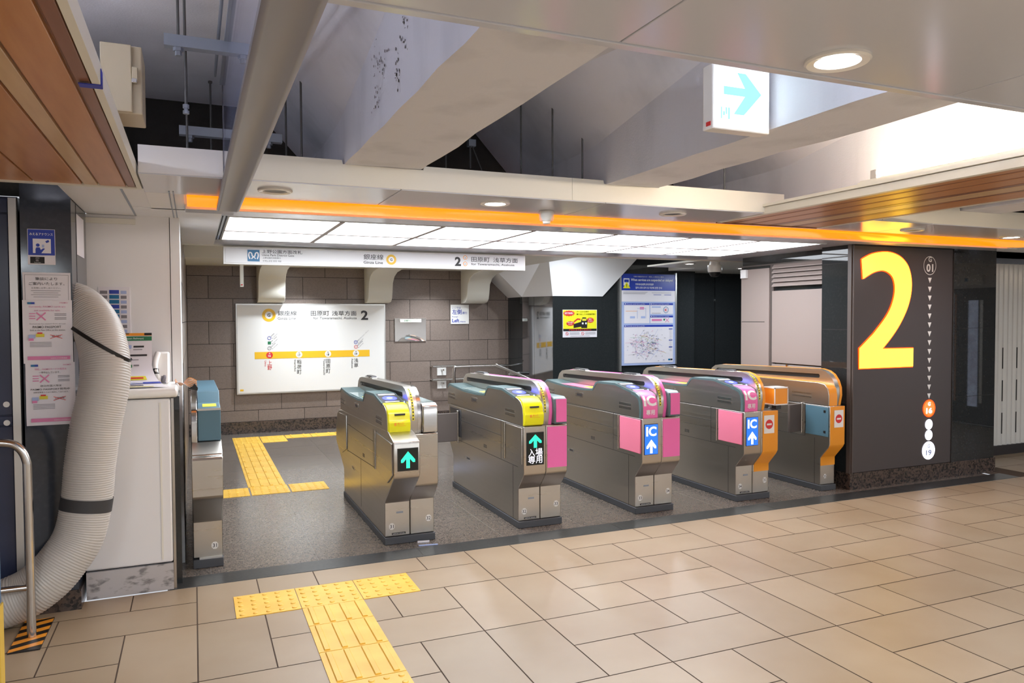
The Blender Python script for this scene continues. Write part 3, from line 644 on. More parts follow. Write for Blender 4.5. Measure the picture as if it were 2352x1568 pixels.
# line board
t = thing('line_map_board', 'large white Ginza Line station board for platform 2 on the back wall', 'sign', (1.44, 10.03, .44))
g = G(); g.box(.487, 2.395, 10.005, 10.05, .50, 1.652, M_ALU); g.obj('frame', t, bevel=.004)
g = G(); g.box(.507, 2.375, 10.000, 10.006, .52, 1.632, M_PAPER2); g.obj('board_face', t)
g = G(); y = 9.998
g_mark(g, .887, 1.503, .083, y)
g.text('銀座線', (.995, y, 1.498), .062, M_TXT, w=.236, bold=.004); g.text('Ginza Line', (.995, y, 1.445), .034, M_TXT, w=.222)
g.text('田原町', (1.407, y, 1.494), .064, M_TXT, w=.236, bold=.004); g.text('浅草方面', (1.680, y, 1.494), .064, M_TXT, w=.322, bold=.004)
g.text('for Tawaramachi, Asakusa', (1.440, y, 1.443), .036, M_TXT, w=.565)
g.text('2', (2.062, y, 1.437), .126, M_TXT, w=.095, bold=.03)
g.rect(.708, 2.172, .948, 1.036, y, M_MAPY)
for x, n, jp, en, red in ((.888, '16', '上野', 'Ueno', 1), (1.254, '17', '稲荷町', 'Inaricho', 0), (1.622, '18', '田原町', 'Tawaramachi', 0), (1.990, '19', '浅草', 'Asakusa', 0)):
    g.disc((x, y-.001, .993), .041, X, Z, M_RED if red else M_PAPER2, 28)
    tm = M_TXW if red else M_TXT
    g.text('G', (x, y-.002, 1.006), .019, tm, align='C', bold=.02); g.text(n, (x, y-.002, .970), .028, tm, align='C', bold=.03)
    cm = M_RED if red else M_TXT
    for k, ch in enumerate(jp): g.text(ch, (x, y, .870-.066*k), .056, cm, align='C', w=.056, bold=.004)
    g.text(en, (x-.062, y, .925), .024, cm, ax=(0, 0, -1), up=(1, 0, 0), w=.026*len(en)*.72)
for x, z, m, s in ((.888, 1.082, M_TXG, 'H'), (.888, 1.211, M_BLUE, 'JY'), (1.990, 1.078, M_RED, 'A'), (1.988, 1.140, M_BLUE, 'TS')):
    g.ring((x, y, z), .018, .024, X, Z, m, 20); g.text(s, (x, y, z-.007), .014, m, align='C')
g.rect(.868, .908, 1.130, 1.168, y, M_GREEN)
d = Vector((.72, 0, .69)); d.normalize(); u = Vector((-.69, 0, .72)); u.normalize()
for x, z, s in ((.915, 1.09, '日比谷線'), (.915, 1.155, 'JR線・新幹線'), (.915, 1.225, '京成線'), (2.015, 1.085, '都営浅草線'), (2.015, 1.145, '東武スカイツリーライン')):
    g.text(s, (x, y, z), .018, M_TXG, ax=d, up=u); g.text('Line', (x+.012, y, z-.022), .012, M_TXG, ax=d, up=u, w=.09)
g.rect(.528, .570, .545, .568, y, M_MAPY)
g.obj('lettering', t, smooth=False, nrm=False)
# wall brackets: three curved corbels
def corbel(x0, x1, lab):
    g = G(); pr = [(10.05, 1.66), (9.98, 1.66), (9.86, 1.675), (9.80, 1.72), (9.775, 1.80), (9.75, 1.92), (9.66, 2.0), (9.50, 2.05), (9.2, 2.075), (9.2, 2.125), (10.05, 2.125)]
    g.prism(pr, 'x', x0, x1, M_CREAM); return g.obj('wall_bracket', label=lab, cat='bracket', angle=40, bevel=.006)
corbel(.745, 1.07, 'cream curved ceiling bracket on the back wall, above the board left part')
corbel(2.12, 2.44, 'cream curved ceiling bracket on the back wall, above the board right corner')
corbel(3.49, 3.82, 'cream curved ceiling bracket on the back wall, above the keep left notice')
g = G(); b = [(4.437, 9.032, 1.745), (5.205, 9.032, 1.745), (5.205, 10.05, 1.745), (4.212, 10.05, 1.745), (4.212, 9.545, 1.745)]; tp = [(4.34, 8.98, 2.37), (5.83, 8.98, 2.37), (5.83, 10.05, 2.37), (3.52, 10.05, 2.37), (3.52, 9.50, 2.37)]
g.hexa(b, tp, M_WHITE); g.obj('column_capital', label='big white flared capital on top of the black stone column', cat='column capital', angle=20)
t = thing('keep_left_sign', 'small white and blue notice reading left side, keep left, on the back wall', 'sign', (3.47, 10.04, 1.37))
g = G(); g.box(3.336, 3.606, 10.036, 10.05, 1.372, 1.643, M_PAPER2); g.obj('plate', t, bevel=.002)
g = G(); y = 10.034
g.text('ここでは', (3.355, y, 1.585), .030, M_BLUE, w=.125); g.text('左側', (3.355, y, 1.508), .070, M_BLUE, w=.14, bold=.01); g.text('通行', (3.503, y, 1.512), .034, M_BLUE, w=.075)
g.text('Keep', (3.355, y, 1.462), .022, M_BLUE, w=.085); g.text('Left', (3.355, y, 1.395), .052, M_BLUE, w=.105, bold=.02); g.text('Here', (3.472, y, 1.395), .022, M_BLUE, w=.08); g.obj('lettering', t, smooth=False, nrm=False)
t = thing('wall_mirror', 'rectangular mirror with a cream caption strip on the back wall', 'mirror', (2.75, 10.04, 1.13))
g = G(); g.box(2.53, 2.972, 10.035, 10.05, 1.138, 1.455, M_STEEL2); n = 10
for i in range(n):
    for j in range(n):
        def pt(a, b): return (2.533+.436*a/n, 10.034-.002*(1-(2*a/n-1)**2)*(1-(2*b/n-1)**2), 1.141+.311*b/n)
        g.face([pt(i, j), pt(i+1, j), pt(i+1, j+1), pt(i, j+1)], M_MIRROR)
bmesh.ops.remove_doubles(g.bm, verts=g.bm.verts, dist=1e-5); g.obj('mirror_glass', t, angle=60)
g = G(); g.box(2.60, 2.90, 10.018, 10.021, 1.402, 1.445, M_CREAM); g.text('盗撮防止ミラー', (2.655, 10.0172, 1.412), .024, M_GREEN, w=.19); g.obj('caption', t, smooth=False, nrm=False)
# handrails on the wall
t = thing('wall_handrail', 'pair of steel handrails on white brackets at the right of the back wall', 'handrail', (3.3, 9.95, .6))
for z in (.785, .60):
    g = G(); g.tube([(3.04, 9.95, z), (3.62, 9.95, z), (4.35, 9.95, z-.02)], .017, M_STEEL2, 12); g.tube([(3.04, 9.95, z), (3.04, 10.05, z)], .015, M_STEEL2, 10); g.obj('rail', t)
    g = G(); g.box(3.13, 3.26, 10.035, 10.05, z-.13, z-.01, M_PAPER2); g.box(3.185, 3.205, 9.95, 10.04, z-.06, z-.04, M_STEEL2); g.obj('mounting_plate', t)
t = thing('stair_handrail', 'bent steel handrail standing in the hall behind the gates', 'handrail', (3.2, 8.5, 0))
g = G(); g.tube(catmull([(2.86, 8.5, 0), (2.86, 8.5, .6), (2.865, 8.5, .84), (2.93, 8.5, .872), (3.38, 8.5, .872), (3.42, 8.5, .868), (3.8, 8.5, .71), (4.2, 8.5, .52)], 5), .018, M_STEEL2, 12); g.tube([(4.18, 8.5, .53), (4.18, 8.5, 0)], .018, M_STEEL2, 12); g.obj('rail', t)
t = thing('rail_end_fitting', 'chrome and black rail end behind the second gate', 'fitting', (3.85, 9.0, .72))
g = G(); g.tube([(3.66, 8.7, .745), (3.80, 8.7, .75)], .022, M_CHROME, 12); g.tube([(3.80, 8.7, .75), (3.93, 8.7, .748)], .02, M_BK, 12); g.tube([(3.82, 8.7, .75), (3.82, 8.7, 0)], .012, M_STEEL2, 8); g.obj('rail_end', t)
g = G(); g.box(.44, .475, 8.05, 8.08, 1.78, 2.10, M_CREAM); g.box(.449, .466, 8.045, 8.05, 1.795, 1.806, M_RED)
g.obj('speed_sensor', label='slim cream sensor stick hanging from the hall ceiling, at the upper left', cat='sensor', bevel=.003)

# service notice on the dark wall
t = thing('service_notice', 'tall blue and white notice about suspended or delayed services, with a rail map', 'poster', (5.95, 9.04, .76))
g = G(); g.box(5.475, 5.497, 9.015, 9.05, .70, 2.08, M_ALU); g.box(6.40, 6.422, 9.015, 9.05, .78, 2.09, M_ALU); g.obj('frame', t)
g = G(); g.box(5.497, 6.40, 9.025, 9.05, .778, 2.065, M_LBLUE); g.obj('sheet', t)
g = G(); y = 9.0235
g.rect(5.497, 6.40, 1.832, 2.065, y, M_BLUE); g.rect(5.497, 6.40, 1.675, 1.832, y, M_PAPER)
y -= .0008
g.text('列車が運転見合わせ・遅延した場合のご案内', (5.70, y, 2.018), .020, M_TXW, w=.50); g.text('When services are suspended or delayed', (5.655, y, 1.955), .045, M_TXW, w=.70, bold=.02)
g.text('列车停运或晚点时的指南', (5.73, y, 1.905), .030, M_TXW, w=.30, bold=.01); g.text('열차 운행 중지 및 지연에 관한 안내', (5.73, y, 1.856), .030, M_TXW, w=.44, bold=.01)
g.rect(5.535, 5.630, 1.90, 2.00, y, M_TXW); g.rect(5.545, 5.62, 1.945, 1.985, y-.0006, M_BLUE); g.poly([(-.06, 0), (.06, 0), (0, .09)], (5.585, y-.0012, 1.862), X, Z, M_YP); g.text('!', (5.585, y-.002, 1.876), .045, M_BK, align='C', bold=.03)
for k in range(6): g.rect(5.53, 5.93-.02*(k % 3), 1.806-.012*k, 1.810-.012*k, y, M_TXG) if k < 3 else None
g.rect(6.0, 6.33, 1.80, 1.804, y, M_TXG); g.rect(6.03, 6.16, 1.77, 1.777, y, M_BLUE); g.rect(6.21, 6.33, 1.77, 1.777, y, M_BLUE)
for a, b, c, d2 in ((5.544, 5.962, 1.37, 1.655), (5.975, 6.362, 1.50, 1.655), (5.975, 6.362, 1.37, 1.478), (5.544, 6.362, .81, 1.345)):
    g.rect(a, b, c, d2, y, M_PAPER); g.rect(a, b, d2-.027, d2, y-.0006, M_BLUE); g.text('● Route and fare guide', (a+.01, y-.0014, d2-.021), .014, M_TXW, w=min(.33, (b-a)*.8))
y -= .0012
g.rect(5.80, 5.87, 1.565, 1.60, y, M_PINKP); g.rect(5.57, 5.76, 1.54, 1.545, y, M_ORG); g.rect(5.64, 5.72, 1.44, 1.47, y, M_LBLUE); g.rect(5.82, 5.89, 1.44, 1.47, y, M_LBLUE)
for p in ([(5.76, 1.55), (5.76, 1.44)], [(5.90, 1.58), (5.90, 1.44)], [(5.76, 1.58), (5.90, 1.58)]): g.stroke(p, .006, (0, y, 0), X, Z, M_LBLUE)
g.rect(6.0, 6.15, 1.59, 1.61, y, M_LBLUE); g.rect(6.0, 6.15, 1.51, 1.515, y, M_TXG); g.ring((6.24, y, 1.56), .038, .045, X, Z, M_LOGO, 24); g.text('IC', (6.24, y-.0006, 1.54), .035, M_RED, align='C', bold=.04)
g.rect(6.0, 6.17, 1.40, 1.43, y, M_PINKP); g.stroke([(6.23, 1.385), (6.29, 1.44)], .008, (0, y, 0), X, Z, M_PINKP); g.stroke([(6.23, 1.44), (6.29, 1.385)], .008, (0, y, 0), X, Z, M_PINKP); g.disc((6.21, y, 1.42), .015, X, Z, M_GREEN, 8)
rnd = random.Random(3); mp = [M_PINKP, M_LBLUE, mat('pale_green_print', (150, 200, 160), .5), M_YST, M_TXG, M_PINKP, M_LBLUE, mat('pale_grey_print', (190, 188, 190), .5), M_LBLUE]
for k in range(34):
    a = rnd.uniform(0, 6.28); cx, cz = 5.91+rnd.uniform(-.2, .2), 1.06+rnd.uniform(-.13, .13)
    p = [(cx-math.cos(a)*rnd.uniform(.05, .22), cz-math.sin(a)*rnd.uniform(.05, .18)), (cx, cz), (cx+math.cos(a+rnd.uniform(-.8, .8))*rnd.uniform(.05, .26), cz+math.sin(a+rnd.uniform(-.5, .5))*rnd.uniform(.04, .18))]
    p = [(min(6.24, max(5.56, q[0])), min(1.29, max(.84, q[1]))) for q in p]; g.stroke(p, .0022, (0, y-.0001*k, 0), X, Z, mp[k % 9])
for k in range(170):
    cx = rnd.gauss(5.90, .14); cz = rnd.gauss(1.05, .10)
    if 5.56 < cx < 6.26 and .83 < cz < 1.3: g.rect(cx, cx+rnd.uniform(.008, .03), cz, cz+.005, y-.006, rnd.choice([M_TXG, M_TXG, M_LBLUE, M_PINKP, M_TXG, M_BLUE]))
for z in (1.28, 1.12, 1.02): g.rect(6.29, 6.35, z, z+.012, y-.0006, M_BLUE)
for k in range(14): g.rect(6.30, 6.34, 1.26-.022*k, 1.263-.022*k, y-.0006, M_TXG)
g.rect(6.28, 6.315, .835, .858, y-.0006, M_LOGO); g.rect(6.318, 6.352, .835, .858, y-.0006, M_BK)
g.obj('print', t, smooth=False, nrm=False)
# yellow photography warning
t = thing('photography_warning', 'yellow poster with red bursts warning photographers, on the black column', 'poster', (4.85, 9.03, 1.186))
g = G(); g.box(4.586, 5.113, 9.028, 9.04, 1.186, 1.562, M_PAPER); g.obj('sheet', t)
g = G(); y = 9.0265
g.rect(4.592, 5.107, 1.30, 1.556, y, M_YP); g.rect(4.592, 5.107, 1.272, 1.302, y-.0005, M_BK)
def burst(cx, cz, rx, rz, n=14): g.poly([((rx if k % 2 else rx*.78)*math.cos(math.pi*k/n), (rz if k % 2 else rz*.78)*math.sin(math.pi*k/n)) for k in range(2*n)], (cx, y-.001, cz), X, Z, M_RED)
burst(4.680, 1.512, .095, .042); burst(4.70, 1.375, .068, .036); burst(5.008, 1.418, .062, .040)
g.text('危険行為禁止', (4.680, y-.002, 1.50), .028, M_TXW, w=.13, align='C', bold=.02); g.text('ホームから身を', (4.795, y, 1.523), .024, M_BK, w=.19, bold=.02); g.text('乗り出しての写真撮影!', (4.795, y, 1.487), .024, M_BK, w=.29, bold=.02)
g.text('列車の遅延に', (4.70, y-.002, 1.382), .016, M_TXW, w=.09, align='C', bold=.02); g.text('なります', (4.70, y-.002, 1.358), .016, M_TXW, w=.06, align='C', bold=.02); g.text('重傷や', (5.008, y-.002, 1.424), .016, M_TXW, w=.05, align='C', bold=.02); g.text('死亡事故も', (5.008, y-.002, 1.398), .016, M_TXW, w=.07, align='C', bold=.02)
g.poly([(0, 0), (.13, .02), (.13, .09), (0, .055)], (4.75, y-.001, 1.312), X, Z, M_BK); g.poly([(0, 0), (.09, 0), (.095, .10), (.07, .145), (.02, .145), (-.005, .10)], (4.868, y-.0015, 1.312), X, Z, M_BK)
g.disc((4.89, y-.002, 1.375), .014, X, Z, M_TXW, 16); g.disc((4.94, y-.002, 1.375), .014, X, Z, M_TXW, 16); g.rect(4.882, 4.945, 1.41, 1.44, y-.002, M_YST); g.stroke([(4.76, 1.40), (4.81, 1.435), (4.85, 1.43)], .02, (0, y-.001, 0), X, Z, M_RED)
g.text('絶対におやめください!!', (4.85, y-.001, 1.277), .021, M_RED, w=.34, align='C', bold=.03)
for cx in (4.65, 4.89): g.ring((cx, y, 1.237), .018, .023, X, Z, M_RED, 16); g.stroke([(cx-.013, 1.25), (cx+.013, 1.224)], .004, (0, y-.001, 0), X, Z, M_RED)
for a, b in ((4.69, 4.84), (4.93, 5.09)):
    for z in (1.25, 1.238, 1.226): g.rect(a, b, z, z+.004, y, M_TXG)
g.rect(4.70, 5.0, 1.200, 1.205, y, M_TXG); g.obj('print', t, smooth=False, nrm=False)

# ================================================================== THE BIG NUMBER SIGN
t = thing('platform_number_sign', 'dark pillar sign with a huge glowing yellow 2 and a column of station dots', 'sign', (5.63, 4.62, .137))
g = G(); g.box(5.045, 6.235, 4.612, 4.629, .142, 2.042, M_SIGNDK); g.obj('panel', t, bevel=.003)
g = G(); g.box(5.038, 5.046, 4.606, 4.629, .137, 2.046, M_TAUPED); g.box(6.235, 6.243, 4.606, 4.629, .137, 2.046, M_SEAM); g.box(5.038, 6.243, 4.606, 4.629, 2.042, 2.048, M_SEAM); g.obj('frame', t)
O2 = [(5.122, 1.927), (5.243, 1.975), (5.385, 1.995), (5.496, 1.985), (5.596, 1.946), (5.672, 1.872), (5.708, 1.760), (5.702, 1.640), (5.658, 1.515), (5.573, 1.382), (5.473, 1.27), (5.370, 1.176)]
I2 = [(5.264, 1.305), (5.393, 1.430), (5.465, 1.528), (5.506, 1.640), (5.504, 1.735), (5.465, 1.802), (5.376, 1.839), (5.262, 1.822), (5.139, 1.763)]
def cm2(l, n=5): return [(p.x, p.y) for p in catmull([Vector((a, b, 0)) for a, b in l], n)]
two = cm2(O2)+[(5.74, 1.174), (5.738, 1.017), (5.106, 1.017), (5.106, 1.184)]+cm2(I2)
rim = []
for i, p in enumerate(two):
    a, b = Vector(two[i-1]), Vector(two[(i+1) % len(two)]); d = (b-a).normalized(); rim.append((p[0]-d.y*.008, p[1]+d.x*.008))
g = G(); g.prism(rim, 'y', 4.6065, 4.613, E_EDGE); g.obj('numeral_rim', t, label='orange-red glowing rim of the number', angle=20)
g = G(); g.prism(two, 'y', 4.604, 4.613, E_EDGE, E_TWO); g.obj('numeral', t, label='glowing yellow number 2', angle=20)
# thin orange rim
g = G(); y = 4.6095; g.text('G', (5.940, y, 1.925), .045, M_PAPER2, align='C', bold=.02); g.text('01', (5.938, y, 1.838), .070, M_PAPER2, align='C', bold=.03, w=.085); g.ring((5.938, y, 1.893), .073, .078, X, Z, M_PAPER2, 40, 1.05)
for k in range(14):
    z = 1.763-(1.763-.748)*k/13; g.poly([(-.023, .024), (.023, .024), (0, -.024)], (5.94+.0006*k, y, z), X, Z, M_PAPER2)
g.obj('station_column_print', t, smooth=False, nrm=False)
for z, r, m, s in ((.640, .078, E_RED, '16'), (.498, .046, E_WHT, ''), (.404, .046, E_WHT, ''), (.268, .080, E_WHT, '19')):
    g = G(); g.disc((5.95, 4.609, z), r, X, Z, m, 36); g.obj('station_dot', t, nrm=False)
    if s:
        g = G(); tm = E_WHT if s == '16' else M_LBLUE; g.text('G', (5.95, 4.6078, z+.022), .034, tm, align='C', bold=.03); g.text(s, (5.95, 4.6078, z-.045), .05, tm, align='C', bold=.04, w=.075); g.obj('dot_number', t, smooth=False, nrm=False)
        if s == '16': g = G(); g.ring((5.95, 4.6084, z), .066, .078, X, Z, E_EDGE, 36); g.obj('red_rim', t, nrm=False)

# ================================================================== FOLDING SHUTTER ON THE RIGHT
t = thing('folding_shutter', 'white corrugated metal shutter with rows of slots right of the pillar', 'shutter', (8.3, 5.2, 0))
g = G(); pts = []; x = 7.2
while x < 9.5: pts += [(x, 5.20), (x+.022, 5.17), (x+.044, 5.17), (x+.064, 5.20)]; x += .075
poly = pts+[(9.55, 5.23), (7.2, 5.23)]
g.prism(poly, 'z', .10, 1.99, mat('shutter_paint', (226, 224, 218), .35, .15)); g.obj('shutter_panel', t, angle=20)
g = G(); g.box(7.15, 9.58, 5.15, 5.24, 1.99, 2.045, M_GALV); g.obj('top_rail', t)
g = G(); g.box(7.15, 9.58, 5.16, 5.24, 0, .10, M_DKPL); g.obj('bottom_rail', t)
g = G(); x = 7.2+.075*7+.033
while x < 9.5:
    for z in (.22, .56, .90): g.box(x-.008, x+.008, 5.1682, 5.1702, z, z+.22, M_BK)
    x += .225
g.obj('slot_pattern', t)

# ================================================================== TICKET GATES
Y0 = 4.70
def stick(g, cx, cz, s, y, r=.020):
    g.poly([(r*math.cos(a)*1.0, r*math.sin(a)*1.15) for a in [math.pi/8+math.pi*k/4 for k in range(8)]], (cx, y, cz), X, Z, M_PAPER2)
    g.text(s, (cx, y-.0006, cz-.011), .022, M_TXT, align='C', bold=.01)
HOUS = [(-.08, .717), (-.082, .79), (-.072, .845), (-.045, .880), (0, .897), (.05, .905), (.28, .945), (.55, .940), (.585, .928), (.64, .873), (.80, .862), (1.10, .861), (1.40, .878), (1.49, .886), (1.535, .86), (1.54, .705)]
HOOD = [(-.055, .717), (-.072, .80), (-.068, .865), (-.045, .92), (-.005, .968), (.045, .995), (.11, 1.008), (.5, 1.0), (1.0, .987), (1.40, .977), (1.48, .965), (1.535, .935), (1.565, .885), (1.57, .80), (1.57, .705)]
def curve_prism(outer, holes, a0, a1, m, gobj):
    """plate with holes: outline in (y, z), thickness along x"""
    c = bpy.data.curves.new('p', 'CURVE'); c.dimensions = '2D'; c.fill_mode = 'BOTH'; c.extrude = (a1-a0)/2
    for pl in [outer]+holes:
        s = c.splines.new('POLY'); s.points.add(len(pl)-1); s.use_cyclic_u = True
        for i, p in enumerate(pl): s.points[i].co = (p[0], p[1], 0, 1)
    ob = bpy.data.objects.new('p', c); COL.objects.link(ob)
    me = bpy.data.meshes.new_from_object(ob.evaluated_get(bpy.context.evaluated_depsgraph_get()))
    bpy.data.objects.remove(ob); bpy.data.curves.remove(c)
    i = gobj.mi(m); xm = (a0+a1)/2
    vs = [gobj.bm.verts.new((xm+v.co.z, v.co.x, v.co.y)) for v in me.vertices]
    for p in me.polygons:
        try: gobj.bm.faces.new([vs[j] for j in p.vertices]).material_index = i
        except ValueError: pass
    bmesh.ops.remove_doubles(gobj.bm, verts=vs, dist=1e-5)
def yz(l): return [(a+Y0, b) for a, b in l]
def slot_outline(y0, y1, zc0, zc1, r):
    o = []
    for k in range(9): a = math.pi/2+math.pi*k/8; o.append((y0+r+r*math.cos(a), zc0+r*math.sin(a)))
    for k in range(9): a = -math.pi/2+math.pi*k/8; o.append((y1-r+r*math.cos(a), zc1+r*math.sin(a)))
    return o
def offset_in(pl, d):
    out = []; n = len(pl)
    for i in range(n):
        a = Vector(pl[max(i-1, 0)]); b = Vector(pl[min(i+1, n-1)]); t = (b-a).normalized(); out.append((pl[i][0]+t.y*d, pl[i][1]-t.x*d))
    return out
def ribbon_top(g, prof, d, x0, x1, m):
    """band following the outline from front to back, thickness d inwards, slightly proud outwards"""
    o = offset_in(prof, -.0025); i = offset_in(prof, d); g.prism(yz(o+i[::-1]), 'x', x0, x1, m)
def hood(t, x0, x1, edge, stickers=True, glow=True, caps=(1.0, 1.30), dy=0):
    g = G(); curve_prism(yz(HOOD), [yz(slot_outline(.10, 1.46, .950, .923, .017))], x0, x1, M_STEEL, g); hd = g.obj('hood', t, angle=35)
    g = G(); g.prism(yz(slot_outline(.09, 1.47, .950, .923, .021)), 'x', x0+.018, x1-.004, M_BK); g.obj('sensor_slot', t)
    if edge:
        g = G(); ribbon_top(g, HOOD, .012, x1, x1+.024, edge); g.prism(yz(offset_in(HOOD, .010)), 'x', x1, x1+.022, edge); g.obj('hood_edge_band', t, angle=35)
    xm = (x0+x1)/2
    if stickers:
        g = G(); P = offset_in(HOOD, -.0016)[1:6]; w = .016
        for (a, b) in zip(P, P[1:]):
            g.face([(xm-.004-w/2, a[0]+Y0, a[1]), (xm-.004+w/2, a[0]+Y0, a[1]), (xm-.004+w/2, b[0]+Y0, b[1]), (xm-.004-w/2, b[0]+Y0, b[1])], M_YST)
        P2 = offset_in(HOOD, -.0026)[1:6]
        for (a, b) in zip(P2, P2[1:]):
            n = 3
            for k in range(n):
                u, v = (k+.25)/n, (k+.7)/n
                q0 = (a[0]+(b[0]-a[0])*u, a[1]+(b[1]-a[1])*u); q1 = (a[0]+(b[0]-a[0])*v, a[1]+(b[1]-a[1])*v)
                g.face([(xm-.004-.004, q0[0]+Y0, q0[1]), (xm-.004+.004, q0[0]+Y0, q0[1]), (xm-.004+.004, q1[0]+Y0, q1[1]), (xm-.004-.004, q1[0]+Y0, q1[1])], M_TXT)
        g.obj('yellow_label', t, smooth=False, nrm=False)
    for c in caps:
        g = G(); z = 1.008-.022*(c-.11)/1.29
        g.prism([(c+Y0, z-.004), (c+Y0+.02, z+.013), (c+Y0+.20, z+.010), (c+Y0+.235, z-.006)], 'x', x0+.012, x1-.004, M_DKPL); g.box(x0+.008, x1, c+Y0-.004, c+Y0+.24, z-.006, z+.002, M_STEEL2); g.obj('top_lamp', t, bevel=.003)
    if glow:
        g = G(); g.poly([(.012*math.cos(a), .010*math.sin(a)) for a in [2*math.pi*k/12 for k in range(12)]], (x0-.0008, Y0+.055, .905), (0, -1, 0), Z, E_PADC); g.obj('indicator_light', t, nrm=False)
def screen(t, x0, x1, z0, z1, y, kind):
    g = G(); g.box(x0-.004, x1+.004, y-.003, y+.004, z0-.004, z1+.004, M_DKPL); sc = g.obj('display', t, bevel=.002)
    cx = (x0+x1)/2; w = x1-x0; h = z1-z0; yy = y-.0045
    g = G()
    if kind == 'IC':
        g.rect(x0, x1, z0, z1, yy+.0005, E_LEDB)
        g.text('IC', (cx, yy, z1-.085), .070, E_LEDW, align='C', w=w*.78, bold=.03)
        arrow(g, cx, z0+.008, w*.74, h*.46, yy, E_LEDW)
    elif kind == 'sq':
        g.rect(x0, x1, z0, z1, yy+.0005, M_SCRN); arrow(g, cx, z0+h*.10, w*.72, h*.78, yy, E_GRN)
    else:
        g.rect(x0, x1, z0, z1, yy+.0005, M_SCRN); arrow(g, cx, z0+h*.53, w*.76, h*.42, yy, E_GRN)
        g.text('入', (cx-w*.22, yy, z0+h*.27), .050, E_LEDW, align='C', w=w*.38, bold=.002); g.text('場', (cx+w*.22, yy, z0+h*.27), .052, E_LEDW, align='C', w=w*.42, bold=.002)
        g.text('専', (cx-w*.22, yy, z0+h*.04), .052, E_LEDW, align='C', w=w*.42, bold=.002); g.text('用', (cx+w*.22, yy, z0+h*.04), .050, E_LEDW, align='C', w=w*.38, bold=.002)
    g.obj('display_symbols', sc, smooth=False, nrm=False)
def arrow(g, cx, z0, w, h, y, m):
    s = w*.13
    g.poly([(-s, 0), (s, 0), (s, h*.55), (w*.34, h*.34), (w*.5, h*.34), (w*.5, h*.50), (0, h), (-w*.5, h*.50), (-w*.5, h*.34), (-w*.34, h*.34), (-s, h*.55)], (cx, y, z0), X, Z, m)
def front_panel(t, x0, x1, z0, z1, y, m, name='front_panel', label=None):
    g = G(); g.box(x0, x1, y-.0025, y+.002, z0, z1, m); return g.obj(name, t, label=label)
